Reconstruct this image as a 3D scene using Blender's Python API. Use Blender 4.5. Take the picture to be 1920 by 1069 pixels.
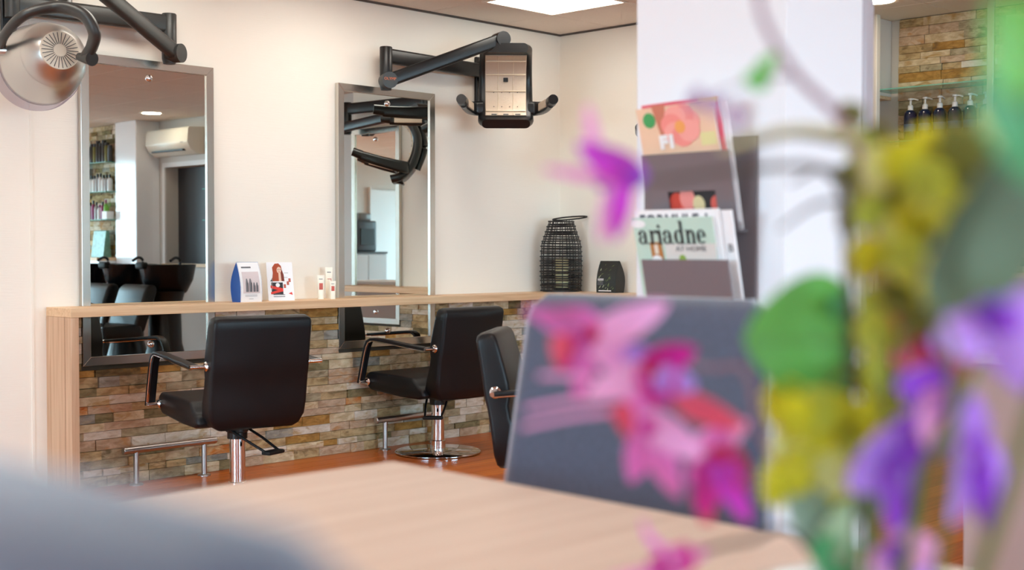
import bpy, bmesh, math, random
from mathutils import Vector, Matrix
random.seed(7)
for o in list(bpy.data.objects):
    bpy.data.objects.remove(o)
SC = bpy.context.scene
COL = SC.collection
PI = math.pi

# ---------------------------------------------------------------- camera
F = 2450.0                      # focal length in pixels of the 1920 wide frame
EYE = 1.13
HORIZON = 472.0
ANG = math.radians(44.05)
FW = (math.cos(ANG), math.sin(ANG))
RT = (math.sin(ANG), -math.cos(ANG))
cam = bpy.data.cameras.new('camera')
cam.sensor_width = 36.0
cam.lens = F * 36.0 / 1920.0
cam.clip_start = 0.03
cam.dof.use_dof = True
cam.dof.focus_distance = 6.6
cam.dof.aperture_fstop = 2.8
camo = bpy.data.objects.new('camera', cam)
COL.objects.link(camo)
camo.location = (0, 0, EYE)
camo.rotation_euler = (PI / 2 - math.atan((534.5 - HORIZON) / F), 0, ANG - PI / 2)
SC.camera = camo

# ---------------------------------------------------------------- daylight and exposure
world = bpy.data.worlds.new('world')
SC.world = world
world.use_nodes = True
bg = world.node_tree.nodes['Background']
bg.inputs[0].default_value = (0.60, 0.82, 1.0, 1)
bg.inputs[1].default_value = 14.0
SC.view_settings.view_transform = 'Standard'
SC.view_settings.look = 'None'
SC.view_settings.gamma = 1.0
SC.view_settings.use_curve_mapping = False
SC.view_settings.exposure = 0.43
PANEL_POWER = 6.9               # emission of the corner ceiling light and the added fill panels
PANEL_COLOR = (1.0, 0.955, 0.86)
SC.cycles.max_bounces = 10
SC.cycles.diffuse_bounces = 6
SC.cycles.glossy_bounces = 6
SC.cycles.transmission_bounces = 8
SC.cycles.transparent_max_bounces = 12
SC.cycles.caustics_reflective = False
SC.cycles.caustics_refractive = False
SC.cycles.sample_clamp_indirect = 6.0
SC.cycles.use_denoising = True

# ---------------------------------------------------------------- helpers
def P(px, py, D):
    """world point seen at a photo pixel, D metres ahead of the camera"""
    s = (px - 960.0) / F
    return Vector((D * (FW[0] + s * RT[0]), D * (FW[1] + s * RT[1]), EYE + (HORIZON - py) / F * D))

def lin(c):
    r = []
    for v in c[:3]:
        v = v / 255.0
        r.append(v / 12.92 if v <= 0.04045 else ((v + 0.055) / 1.055) ** 2.4)
    return tuple(r) + (1.0,)

MATS = {}
def mat(name, rgb, rough=0.5, metal=0.0, spec=0.5, vary=0.0, scale=20.0, bump=0.0, bscale=200.0, stretch=None,
        trans=0.0, alpha=1.0, coat=0.0, emit=0.0, rgb2=None, sheen=0.0, ior=1.45, world_coords=False):
    if name in MATS:
        return MATS[name]
    m = bpy.data.materials.new(name)
    m.use_nodes = True
    nt = m.node_tree
    b = nt.nodes['Principled BSDF']
    c = lin(rgb)
    b.inputs['Base Color'].default_value = c
    b.inputs['Roughness'].default_value = rough
    b.inputs['Metallic'].default_value = metal
    b.inputs['Specular IOR Level'].default_value = spec
    b.inputs['IOR'].default_value = ior
    b.inputs['Transmission Weight'].default_value = trans
    b.inputs['Alpha'].default_value = alpha
    b.inputs['Coat Weight'].default_value = coat
    b.inputs['Coat Roughness'].default_value = 0.1
    if sheen:
        b.inputs['Sheen Weight'].default_value = sheen
        b.inputs['Sheen Roughness'].default_value = 0.5
    if emit:
        b.inputs['Emission Color'].default_value = c
        b.inputs['Emission Strength'].default_value = emit
    if vary or bump:
        if world_coords:
            g = nt.nodes.new('ShaderNodeNewGeometry'); src = g.outputs['Position']
        else:
            g = nt.nodes.new('ShaderNodeTexCoord'); src = g.outputs['Object']
        mp = nt.nodes.new('ShaderNodeMapping')
        if stretch:
            mp.inputs['Scale'].default_value = stretch
        nt.links.new(src, mp.inputs['Vector'])
        if vary:
            n = nt.nodes.new('ShaderNodeTexNoise')
            n.inputs['Scale'].default_value = scale
            n.inputs['Detail'].default_value = 5
            nt.links.new(mp.outputs[0], n.inputs['Vector'])
            r = nt.nodes.new('ShaderNodeValToRGB')
            r.color_ramp.elements[0].position = 0.3
            r.color_ramp.elements[1].position = 0.7
            d = lin(rgb2) if rgb2 else tuple(max(0, v * (1 - vary)) for v in c[:3]) + (1,)
            e = c if rgb2 else tuple(min(1, v * (1 + vary)) for v in c[:3]) + (1,)
            r.color_ramp.elements[0].color = d
            r.color_ramp.elements[1].color = e
            nt.links.new(n.outputs['Fac'], r.inputs['Fac'])
            nt.links.new(r.outputs['Color'], b.inputs['Base Color'])
        if bump:
            n2 = nt.nodes.new('ShaderNodeTexNoise')
            n2.inputs['Scale'].default_value = bscale
            n2.inputs['Detail'].default_value = 3
            nt.links.new(mp.outputs[0], n2.inputs['Vector'])
            bp = nt.nodes.new('ShaderNodeBump')
            bp.inputs['Strength'].default_value = bump
            bp.inputs['Distance'].default_value = 0.004
            nt.links.new(n2.outputs['Fac'], bp.inputs['Height'])
            nt.links.new(bp.outputs[0], b.inputs['Normal'])
    MATS[name] = m
    return m

def thin_glass(name, tint, gloss=0.10, rough=0.0):
    """a thin clear sheet: see-through with a surface reflection"""
    m = bpy.data.materials.new(name)
    m.use_nodes = True
    nt = m.node_tree
    nt.nodes.remove(nt.nodes['Principled BSDF'])
    t = nt.nodes.new('ShaderNodeBsdfTransparent'); t.inputs[0].default_value = lin(tint)
    g = nt.nodes.new('ShaderNodeBsdfGlossy'); g.inputs['Roughness'].default_value = rough
    mx = nt.nodes.new('ShaderNodeMixShader'); mx.inputs[0].default_value = gloss
    nt.links.new(t.outputs[0], mx.inputs[1]); nt.links.new(g.outputs[0], mx.inputs[2])
    nt.links.new(mx.outputs[0], nt.nodes['Material Output'].inputs[0])
    MATS[name] = m
    return m

class MB:
    """collects shapes, then links them as ONE mesh object"""
    def __init__(s):
        s.v = []; s.f = []
    def add(s, vs, fs):
        k = len(s.v)
        s.v += [tuple(v) for v in vs]
        s.f += [tuple(i + k for i in f) for f in fs]
        return s
    def box(s, a, b, M=None):
        x0, y0, z0 = a; x1, y1, z1 = b
        vs = [Vector(p) for p in ((x0,y0,z0),(x1,y0,z0),(x1,y1,z0),(x0,y1,z0),(x0,y0,z1),(x1,y0,z1),(x1,y1,z1),(x0,y1,z1))]
        if M: vs = [M @ v for v in vs]
        return s.add(vs, ((0,3,2,1),(4,5,6,7),(0,1,5,4),(1,2,6,5),(2,3,7,6),(3,0,4,7)))
    def rbox(s, a, b, r=0.01, seg=2, M=None):
        bm = bmesh.new()
        bmesh.ops.create_cube(bm, size=1)
        c = [(a[i] + b[i]) / 2 for i in range(3)]; d = [abs(b[i] - a[i]) for i in range(3)]
        for v in bm.verts:
            v.co = Vector([c[i] + v.co[i] * d[i] for i in range(3)])
        r = min(r, min(d) * 0.49)
        bmesh.ops.bevel(bm, geom=list(bm.edges), offset=r, segments=seg, profile=0.5, affect='EDGES')
        return s.bm(bm, M)
    def bm(s, bm, M=None):
        bm.verts.index_update()
        vs = [M @ v.co if M else v.co.copy() for v in bm.verts]
        fs = [[v.index for v in f.verts] for f in bm.faces]
        bm.free()
        return s.add(vs, fs)
    def prism(s, poly, w0, w1, axis='x', r=0.0, seg=2, M=None):
        """polygon in the plane across axis, extruded from w0 to w1"""
        bm = bmesh.new()
        def pt(p, w):
            return {'x': (w, p[0], p[1]), 'y': (p[0], w, p[1]), 'z': (p[0], p[1], w)}[axis]
        a = [bm.verts.new(pt(p, w0)) for p in poly]
        b = [bm.verts.new(pt(p, w1)) for p in poly]
        n = len(poly)
        bm.faces.new(a); bm.faces.new(list(reversed(b)))
        for i in range(n):
            bm.faces.new((a[i], b[i], b[(i + 1) % n], a[(i + 1) % n]))
        bmesh.ops.recalc_face_normals(bm, faces=list(bm.faces))
        if r:
            es = [e for e in bm.edges if len(e.link_faces) == 2 and e.calc_face_angle(0) > 0.5]
            bmesh.ops.bevel(bm, geom=es, offset=r, segments=seg, profile=0.5, affect='EDGES', clamp_overlap=True)
        return s.bm(bm, M)
    def lathe(s, prof, n=24, M=None, cap=True):
        """profile of (radius, z) around z"""
        vs = []; fs = []
        for (r, z) in prof:
            for i in range(n):
                t = 2 * PI * i / n
                vs.append(Vector((r * math.cos(t), r * math.sin(t), z)))
        for k in range(len(prof) - 1):
            for i in range(n):
                j = (i + 1) % n
                fs.append((k * n + i, k * n + j, (k + 1) * n + j, (k + 1) * n + i))
        if cap:
            if prof[0][0] > 1e-6: fs.append(tuple(reversed(range(n))))
            if prof[-1][0] > 1e-6: fs.append(tuple((len(prof) - 1) * n + i for i in range(n)))
        if M: vs = [M @ v for v in vs]
        return s.add(vs, fs)
    def cyl(s, p0, p1, r, r1=None, n=16):
        p0 = Vector(p0); p1 = Vector(p1); d = p1 - p0
        M = Matrix.Translation(p0) @ d.to_track_quat('Z', 'Y').to_matrix().to_4x4()
        return s.lathe([(r, 0), (r if r1 is None else r1, d.length)], n, M)
    def sweep(s, path, sec, up=(0, 0, 1), closed=False):
        """section of (side, up) points carried along a path; sec may be a function of t in 0..1"""
        path = [Vector(p) for p in path]; N = len(path); up = Vector(up)
        vs = []; fs = []; m = None
        for k, p in enumerate(path):
            if closed:
                t = (path[(k + 1) % N] - path[k - 1]).normalized()
            else:
                t = (path[min(k + 1, N - 1)] - path[max(k - 1, 0)]).normalized()
            side = t.cross(up)
            if side.length < 1e-4: side = t.cross(Vector((1, 0, 0)))
            side.normalize(); u = side.cross(t).normalized()
            sc = sec(k / (N - 1)) if callable(sec) else sec
            m = len(sc)
            for (a, b) in sc: vs.append(p + side * a + u * b)
        for k in range(N if closed else N - 1):
            for i in range(m):
                j = (i + 1) % m; k2 = (k + 1) % N
                fs.append((k * m + i, k * m + j, k2 * m + j, k2 * m + i))
        if not closed:
            fs.append(tuple(reversed(range(m)))); fs.append(tuple((N - 1) * m + i for i in range(m)))
        return s.add(vs, fs)
    def tube(s, path, r, n=8, up=(0, 0, 1), closed=False, r1=None):
        if r1 is None:
            return s.sweep(path, ring(r, n), up, closed)
        return s.sweep(path, lambda t: ring(r + (r1 - r) * t, n), up, closed)
    def build(s, name, m, parent=None, smooth=True, link=True, angle=35):
        me = bpy.data.meshes.new(name)
        me.from_pydata(s.v, [], s.f)
        bm = bmesh.new(); bm.from_mesh(me)
        bmesh.ops.recalc_face_normals(bm, faces=list(bm.faces))
        bm.to_mesh(me); bm.free()
        if m: me.materials.append(m if not isinstance(m, str) else MATS[m])
        if smooth:
            me.shade_smooth()
            me.set_sharp_from_angle(angle=math.radians(angle))
        o = bpy.data.objects.new(name, me)
        if link: COL.objects.link(o)
        if parent: o.parent = parent
        return o

def ring(r, n=8, ry=None):
    ry = r if ry is None else ry
    return [(r * math.cos(2 * PI * i / n), ry * math.sin(2 * PI * i / n)) for i in range(n)]

def rrect(w, h, r, n=4):
    pts = []
    for (cx, cy, a0) in ((w/2-r, h/2-r, 0), (-w/2+r, h/2-r, PI/2), (-w/2+r, -h/2+r, PI), (w/2-r, -h/2+r, 1.5*PI)):
        for i in range(n + 1):
            a = a0 + PI / 2 * i / n
            pts.append((cx + r * math.cos(a), cy + r * math.sin(a)))
    return pts

def bez(pts, n=16):
    """smooth curve through points (Catmull-Rom)"""
    pts = [Vector(p) for p in pts]
    out = []
    q = [pts[0] * 2 - pts[1]] + pts + [pts[-1] * 2 - pts[-2]]
    for k in range(1, len(q) - 2):
        for i in range(n):
            t = i / n
            out.append(0.5 * ((2 * q[k]) + (q[k+1] - q[k-1]) * t + (2*q[k-1] - 5*q[k] + 4*q[k+1] - q[k+2]) * t*t
                              + (3*q[k] - q[k-1] - 3*q[k+1] + q[k+2]) * t**3))
    out.append(pts[-1])
    return out

def thing(name, label, cat, loc=(0, 0, 0), rz=0.0, group=None):
    o = bpy.data.objects.new(name, None)
    o.empty_display_size = 0.05
    COL.objects.link(o)
    o.location = loc; o.rotation_euler = (0, 0, rz)
    return tag(o, label, cat, group)

def tag(o, label=None, cat=None, group=None, kind=None):
    if label: o['label'] = label
    if cat: o['category'] = cat
    if group: o['group'] = group
    if kind: o['kind'] = kind
    return o

def copy_tree(o, parent=None):
    c = o.copy(); COL.objects.link(c)
    if parent: c.parent = parent
    for ch in list(o.children): copy_tree(ch, c)
    return c

def text(name, body, size, m, parent, loc, rot=(PI/2, 0, 0), sx=1.0, sy=1.0, bold=0.0, extr=0.0002, align='LEFT', shear=0.0):
    cu = bpy.data.curves.new(name, 'FONT')
    cu.body = body; cu.size = size; cu.offset = bold; cu.extrude = extr; cu.align_x = align; cu.shear = shear
    cu.resolution_u = 3
    tmp = bpy.data.objects.new('tmp', cu); COL.objects.link(tmp)
    dg = bpy.context.evaluated_depsgraph_get(); dg.update()
    me = bpy.data.meshes.new_from_object(tmp.evaluated_get(dg))
    bpy.data.objects.remove(tmp)
    me.materials.append(m)
    me.name = name
    o = bpy.data.objects.new(name, me); COL.objects.link(o)
    o.parent = parent; o.location = loc; o.rotation_euler = rot; o.scale = (sx, sy, 1)
    return o

# ---------------------------------------------------------------- materials
def wallpaper(name, rgb, weave=True):
    m = mat(name, rgb, rough=0.65, spec=0.25)
    nt = m.node_tree; b = nt.nodes['Principled BSDF']
    g = nt.nodes.new('ShaderNodeNewGeometry')
    mp = nt.nodes.new('ShaderNodeMapping'); mp.inputs['Scale'].default_value = (12, 12, 260)
    n = nt.nodes.new('ShaderNodeTexNoise'); n.inputs['Scale'].default_value = 1.0; n.inputs['Detail'].default_value = 3
    bp = nt.nodes.new('ShaderNodeBump'); bp.inputs['Strength'].default_value = 0.25; bp.inputs['Distance'].default_value = 0.002
    nt.links.new(g.outputs['Position'], mp.inputs['Vector']); nt.links.new(mp.outputs[0], n.inputs['Vector'])
    nt.links.new(n.outputs['Fac'], bp.inputs['Height']); nt.links.new(bp.outputs[0], b.inputs['Normal'])
    return m

def wood(name, c1, c2, axis, rough=0.45, scale=1.0, spec=0.4, coat=0.0):
    """straight-grained wood, grain running along axis"""
    m = mat(name, c1, rough=rough, spec=spec, coat=coat)
    nt = m.node_tree; b = nt.nodes['Principled BSDF']
    g = nt.nodes.new('ShaderNodeNewGeometry')
    mp = nt.nodes.new('ShaderNodeMapping')
    s = [70 * scale] * 3; s[axis] = 2.2 * scale
    mp.inputs['Scale'].default_value = s
    n = nt.nodes.new('ShaderNodeTexNoise'); n.inputs['Scale'].default_value = 1.0; n.inputs['Detail'].default_value = 6
    n.inputs['Distortion'].default_value = 0.4
    r = nt.nodes.new('ShaderNodeValToRGB')
    r.color_ramp.elements[0].position = 0.32; r.color_ramp.elements[1].position = 0.68
    r.color_ramp.elements[0].color = lin(c2); r.color_ramp.elements[1].color = lin(c1)
    nt.links.new(g.outputs['Position'], mp.inputs['Vector']); nt.links.new(mp.outputs[0], n.inputs['Vector'])
    nt.links.new(n.outputs['Fac'], r.inputs['Fac']); nt.links.new(r.outputs[0], b.inputs['Base Color'])
    return m

WALL = wallpaper('cream_wallpaper', (247, 241, 230))
WHITE = mat('white_paint', (240, 240, 240), rough=0.5)
GLOSSWHITE = mat('gloss_white', (242, 244, 248), rough=0.12, coat=0.5)
PILLAR = mat('pillar_paint', (236, 238, 244), rough=0.35, bump=0.03, bscale=300)
GREYWALL = mat('grey_wall', (214, 210, 204), rough=0.6)
TILE = mat('ceiling_tile', (236, 226, 216), rough=0.8, bump=0.15, bscale=400, vary=0.02, scale=60)
GRID = mat('ceiling_grid', (205, 190, 178), rough=0.6)
STEEL = mat('brushed_steel', (214, 208, 198), rough=0.25, metal=1.0)
CHROME = mat('chrome', (225, 225, 228), rough=0.06, metal=1.0)
SATIN = mat('satin_steel', (190, 188, 186), rough=0.3, metal=1.0)
SILVER = mat('silver_lacquer', (196, 194, 190), rough=0.30, metal=0.9)
MIRROR = mat('mirror_glass', (236, 241, 236), rough=0.0, metal=1.0)
LEATHER = mat('black_leather', (18, 19, 22), rough=0.42, spec=0.4, bump=0.08, bscale=260)
BLACKPL = mat('black_plastic', (24, 24, 25), rough=0.32, spec=0.5)
GUNMETAL = mat('gunmetal_plastic', (62, 63, 62), rough=0.35, spec=0.5, metal=0.25)
RUBBER = mat('black_rubber', (20, 20, 20), rough=0.7)
SHELFWOOD_X = wood('beech_along_x', (234, 200, 160), (216, 176, 136), 0)
SHELFWOOD_Y = wood('beech_along_y', (234, 200, 160), (216, 176, 136), 1)
SHELFWOOD_Z = wood('beech_upright', (218, 184, 152), (196, 156, 124), 2)
TABLEWOOD = wood('limed_oak', (224, 206, 190), (212, 191, 174), 0, rough=0.5, scale=0.55)
GLASS = thin_glass('window_glass', (245, 250, 250), 0.06)
SHELFGLASS = mat('shelf_glass', (120, 205, 185), rough=0.05, alpha=0.55)
CLEARPL = thin_glass('clear_visor', (206, 200, 212), 0.14, 0.08)
FLOORM = wood('jatoba_floor', (208, 108, 26), (168, 80, 16), 0, rough=0.3, scale=0.8, spec=0.3, coat=0.04)
FLOORM2 = wood('jatoba_floor_light', (218, 120, 32), (178, 90, 20), 0, rough=0.3, scale=0.8, spec=0.3, coat=0.04)
FLOORM3 = wood('jatoba_floor_dark', (194, 96, 22), (154, 72, 14), 0, rough=0.3, scale=0.8, spec=0.3, coat=0.04)
BLUEGREY = mat('blue_grey_fabric', (58, 69, 94), rough=0.8, sheen=1.0, vary=0.12, scale=90, bump=0.2, bscale=500)
DARKJOINT = mat('stone_backing', (74, 66, 54), rough=0.9)
def stone_mat(name, a, b, c):
    """natural ledge stone: clouds of two tones with veins and stains of a third"""
    m = mat(name, a, 0.85, spec=0.2)
    nt = m.node_tree; bs = nt.nodes['Principled BSDF']
    g = nt.nodes.new('ShaderNodeNewGeometry')
    mp = nt.nodes.new('ShaderNodeMapping'); mp.inputs['Scale'].default_value = (1, 1, 2.2)
    nt.links.new(g.outputs['Position'], mp.inputs['Vector'])
    n1 = nt.nodes.new('ShaderNodeTexNoise'); n1.inputs['Scale'].default_value = 16; n1.inputs['Detail'].default_value = 7; n1.inputs['Distortion'].default_value = 0.6
    n2 = nt.nodes.new('ShaderNodeTexNoise'); n2.inputs['Scale'].default_value = 7; n2.inputs['Detail'].default_value = 5; n2.inputs['Distortion'].default_value = 1.5
    n3 = nt.nodes.new('ShaderNodeTexNoise'); n3.inputs['Scale'].default_value = 55; n3.inputs['Detail'].default_value = 6
    for n in (n1, n2, n3): nt.links.new(mp.outputs[0], n.inputs['Vector'])
    r = nt.nodes.new('ShaderNodeValToRGB'); r.color_ramp.elements[0].position = 0.36; r.color_ramp.elements[1].position = 0.64
    r.color_ramp.elements[0].color = lin(b); r.color_ramp.elements[1].color = lin(a)
    r2 = nt.nodes.new('ShaderNodeValToRGB'); r2.color_ramp.elements[0].position = 0.55; r2.color_ramp.elements[1].position = 0.68
    mx = nt.nodes.new('ShaderNodeMixRGB'); mx.inputs[2].default_value = lin(c)
    nt.links.new(n1.outputs['Fac'], r.inputs['Fac']); nt.links.new(n2.outputs['Fac'], r2.inputs['Fac'])
    nt.links.new(r2.outputs[0], mx.inputs[0]); nt.links.new(r.outputs[0], mx.inputs[1])
    nt.links.new(mx.outputs[0], bs.inputs['Base Color'])
    ad = nt.nodes.new('ShaderNodeMath'); ad.operation = 'ADD'
    nt.links.new(n3.outputs['Fac'], ad.inputs[0]); nt.links.new(n1.outputs['Fac'], ad.inputs[1])
    bp = nt.nodes.new('ShaderNodeBump'); bp.inputs['Strength'].default_value = 0.7; bp.inputs['Distance'].default_value = 0.008
    nt.links.new(ad.outputs[0], bp.inputs['Height']); nt.links.new(bp.outputs[0], bs.inputs['Normal'])
    return m
STONES = [
    stone_mat('stone_cream', (226, 208, 174), (196, 172, 134), (184, 148, 96)),
    stone_mat('stone_ivory', (234, 224, 208), (212, 196, 172), (196, 170, 130)),
    stone_mat('stone_tan', (206, 180, 136), (166, 138, 96), (140, 118, 84)),
    stone_mat('stone_ochre', (198, 152, 84), (158, 116, 60), (128, 100, 62)),
    stone_mat('stone_olive', (158, 144, 106), (122, 110, 78), (104, 92, 62)),
    stone_mat('stone_grey', (172, 168, 156), (140, 136, 124), (190, 176, 146)),
    stone_mat('stone_umber', (134, 116, 80), (96, 84, 58), (150, 122, 74)),
    stone_mat('stone_rust', (208, 132, 66), (212, 178, 132), (176, 92, 40)),
    stone_mat('stone_rose', (212, 186, 158), (180, 150, 120), (196, 150, 104)),
    stone_mat('stone_taupe', (192, 176, 144), (158, 142, 112), (126, 112, 84)),
]
STONE_W = [7, 7, 6, 2.2, 2.6, 2.8, 1.3, 0.9, 4, 6]

# ---------------------------------------------------------------- the room
YW = 5.79        # mirror wall
XR = 6.44        # right wall with the return shelf
XA = 7.50        # far side wall
XL = -2.6        # window wall on the left
YF = -4.6        # window wall behind the camera
HC = 2.56
SH = 0.872       # top of the shelf

def struct(name, mb, m, label, parent=None):
    o = mb.build(name, m, parent, smooth=False)
    if not parent: tag(o, label, kind='structure')
    return o

floor = struct('floor', MB().box((XL - 0.2, YF - 0.2, -0.12), (8.2, YW + 0.2, -0.008)), FLOORM, 'reddish brown wooden floor')
tmp_planks = {}
def plank(L, W, m):
    k = (round(L, 3), W, m.name)
    if k not in tmp_planks:
        tmp_planks[k] = MB().prism([(0.001, 0.0), (L - 0.001, 0.0), (L - 0.001, -0.006), (L, -0.0075), (0, -0.0075), (0.001, -0.006)], 0.001, W - 0.001, axis='y').build('plank', m, None, smooth=False, link=False).data
    return tmp_planks[k]
fy = YW - 0.02
r_ = random.Random(3)
row = 0
PW = 0.125
rest = {0: MB(), 1: MB(), 2: MB()}
while fy - PW > YF:
    x = XL - r_.random() * 1.1
    while x < XA + 0.3:
        L = r_.choice((0.9, 1.2, 1.5))
        k = r_.randrange(3)
        vis = x + L > 2.2 and x < 6.5 and fy > 2.9
        if vis:
            o = bpy.data.objects.new('plank', plank(L, PW, (FLOORM, FLOORM2, FLOORM3)[k])); COL.objects.link(o)
            o.parent = floor; o.location = (x, fy - PW, 0)
        else:
            rest[k].box((x + 0.001, fy - PW + 0.001, -0.0075), (x + L - 0.001, fy - 0.001, 0))
        x += L
    fy -= PW
for k in range(3):
    o = rest[k].build('plank_field', (FLOORM, FLOORM2, FLOORM3)[k], floor, smooth=False); tag(o, kind='stuff')

T = 0.15
struct('wall_back', MB().box((XL, YW, 0), (XA + 0.5, YW + T, 2.75)), WALL, 'cream textured wall behind the styling mirrors')
struct('wall_right', MB().box((XR, 3.6, 0), (XR + 0.12, YW, HC + 0.01)), WALL, 'cream wall right of the corner with the wicker lantern')
struct('wall_far', MB().box((XA, 0.8, 0), (XA + T, YW, 2.75)), GREYWALL, 'far side wall behind the product shelves')
struct('wall_far_front', MB().box((XA, YF, 0), (XA + T, -1.73, 2.75)), GREYWALL, 'far side wall seen in the mirror')
# niche wall
n0, n1, nz0, nz1, XN = -1.15, 0.55, 1.0, 2.05, 7.67
struct('wall_niche', MB().box((XN, -1.73, 0), (XN + T, n0, 2.75)).box((XN, n1, 0), (XN + T, 0.8, 2.75)).box((XN, n0, 0), (XN + T, n1, nz0))
       .box((XN, n0, nz1), (XN + T, n1, 2.75)), GREYWALL, 'light grey wall under the air conditioner')
struct('wall_niche_back', MB().box((XN + T, n0 - 0.1, nz0 - 0.1), (XN + T + 0.06, n1 + 0.1, nz1 + 0.1)), mat('dark_niche', (52, 50, 52), rough=0.4), 'dark back of the wall niche')
struct('trim_1', MB().box((XN - 0.02, n0 - 0.05, nz0), (XN, n0, nz1 + 0.05)).box((XN - 0.02, n1, nz0), (XN, n1 + 0.05, nz1 + 0.05)).box((XN - 0.02, n0, nz1), (XN, n1, nz1 + 0.05)), WHITE, 'white frame around the dark niche')
struct('trim_2', MB().box((XN - 0.03, n0 - 0.05, nz0 - 0.035), (XN + T, n1 + 0.05, nz0)), SHELFWOOD_Y, 'wooden sill of the dark niche')
struct('wall_column', MB().rbox((7.38, -1.73, 0), (XN, -1.28, HC), 0.01), GLOSSWHITE, 'glossy white column beside the product shelves')
# window walls
def window_wall(name, axis, at, th, a0, a1, holes, z0, z1, label):
    mb = MB()
    def seg(p0, p1, za, zb):
        if axis == 'y': mb.box((p0, at - th, za), (p1, at, zb))
        else: mb.box((at - th, p0, za), (at, p1, zb))
    cur = a0
    for (h0, h1) in holes:
        seg(cur, h0, 0, 2.75); seg(h0, h1, 0, z0); seg(h0, h1, z1, 2.75); cur = h1
    seg(cur, a1, 0, 2.75)
    return struct(name, mb, GREYWALL, label)
WF = [(1.0, 3.6), (3.9, 6.7)]
WL = [(-4.0, -1.6), (2.3, 4.6)]
window_wall('wall_front', 'y', YF, 0.2, XL - 0.2, XA + 0.5, WF, 0.25, 2.42, 'wall with tall windows behind the viewpoint')
window_wall('wall_left', 'x', XL, 0.2, YF, YW, WL, 0.25, 2.42, 'wall with tall windows left of the viewpoint')
wn = 0
for axis, at, holes in (('y', YF, WF), ('x', XL, WL)):
    for (h0, h1) in holes:
        wn += 1
        fr = MB()
        def fb(p0, p1, za, zb, fr=fr):
            if axis == 'y': fr.box((p0, at - 0.13, za), (p1, at - 0.06, zb))
            else: fr.box((at - 0.13, p0, za), (at - 0.06, p1, zb))
        mid = (h0 + h1) / 2
        for p in (h0, mid - 0.03, h1 - 0.06): fb(p, p + 0.06, 0.25, 2.42)
        fb(h0, h1, 0.25, 0.31); fb(h0, h1, 2.36, 2.42)
        w = fr.build('window_%d' % wn, WHITE, None, smooth=False); tag(w, 'white framed window number %d along the street' % wn, kind='structure')
        for (p0, p1) in ((h0 + 0.06, mid - 0.03), (mid + 0.03, h1 - 0.06)):
            if axis == 'y': MB().box((p0, at - 0.1, 0.31), (p1, at - 0.094, 2.36)).build('pane', GLASS, w, smooth=False)
            else: MB().box((at - 0.1, p0, 0.31), (at - 0.094, p1, 2.36)).build('pane', GLASS, w, smooth=False)
        # daylight portal of this window
        L = bpy.data.lights.new('window_portal', 'AREA'); L.shape = 'RECTANGLE'
        L.size = h1 - h0; L.size_y = 2.17; L.cycles.is_portal = True
        lo = bpy.data.objects.new('window_portal', L); COL.objects.link(lo)
        if axis == 'y': lo.location = (mid, at - 0.15, 1.335); lo.rotation_euler = (PI / 2, 0, 0)
        else: lo.location = (at - 0.15, mid, 1.335); lo.rotation_euler = (PI / 2, 0, -PI / 2)
d1 = struct('door_1', MB().rbox((-1.22, YF + 0.001, 0.0), (-0.56, YF + 0.045, 2.12), 0.004, 1), mat('door_white', (232, 240, 244), 0.35), 'white door behind the viewpoint seen in a double reflection')
MB().rbox((-1.24, YF, 0), (-1.221, YF + 0.06, 2.16), 0.002, 1).build('door_frame', WHITE, d1, smooth=False)
MB().rbox((-0.559, YF, 0), (-0.54, YF + 0.06, 2.16), 0.002, 1).build('door_frame', WHITE, d1, smooth=False)
MB().tube([(-0.66, YF + 0.045, 1.02), (-0.66, YF + 0.09, 1.02), (-0.78, YF + 0.09, 1.02)], 0.009, 8).build('door_handle', STEEL, d1)
struct('ground', MB().box((-40, -45, -0.3), (45, 40, -0.2)), mat('pavement', (150, 148, 144), rough=0.9), 'grey pavement outside the windows')

gapm = mat('shadow_gap', (92, 84, 78), 0.7)  # dark strips painted in place of the shade at the ceiling edge
struct('gap_shade_back', MB().box((XL, YW - 0.008, HC - 0.012), (XR, YW, HC + 0.002)), gapm, 'dark strip standing in for shade where the ceiling meets the mirror wall')
struct('gap_shade_right', MB().box((XR - 0.008, 3.6, HC - 0.012), (XR, YW - 0.008, HC + 0.002)), gapm, 'dark strip standing in for shade where the ceiling meets the right wall')
# ceiling of square tiles
ceil = struct('ceiling', MB().box((XL - 0.2, YF - 0.2, HC + 0.006), (8.2, YW + 0.2, HC + 0.1)), GRID, 'suspended ceiling of pale square tiles')
GX = [5.878 + 0.6 * k for k in range(-16, 5)]
GY = [5.35 + 0.6 * k for k in range(-18, 3)]
LIGHT_CELLS = {(15, 17), (13, 17), (11, 17), (9, 17), (11, 13), (8, 9), (8, 13), (5, 12), (12, 8), (15, 4)}  # only the corner panel is known; the others are added unseen for light
LIGHT_CELLS = {(i, j) for (i, j) in LIGHT_CELLS}
tiles = {}
field = MB()
def tile_mesh(w, d):
    k = (round(w, 3), round(d, 3))
    if k not in tiles:
        g = 0.0025; h = 0.006
        a = [(g, g), (w - g, g), (w - g, d - g), (g, d - g)]
        e = 0.003
        b = [(g + e, g + e), (w - g - e, g + e), (w - g - e, d - g - e), (g + e, d - g - e)]
        mb = MB().add([(x, y, h) for x, y in a] + [(x, y, 0.003) for x, y in a] + [(x, y, 0.0) for x, y in b],
                      [(0,1,5,4),(1,2,6,5),(2,3,7,6),(3,0,4,7),(4,5,9,8),(5,6,10,9),(6,7,11,10),(7,4,8,11),(8,9,10,11),(3,2,1,0)])
        tiles[k] = mb.build('ceiling_tile', TILE, None, smooth=False, link=False).data
    return tiles[k]
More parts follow.
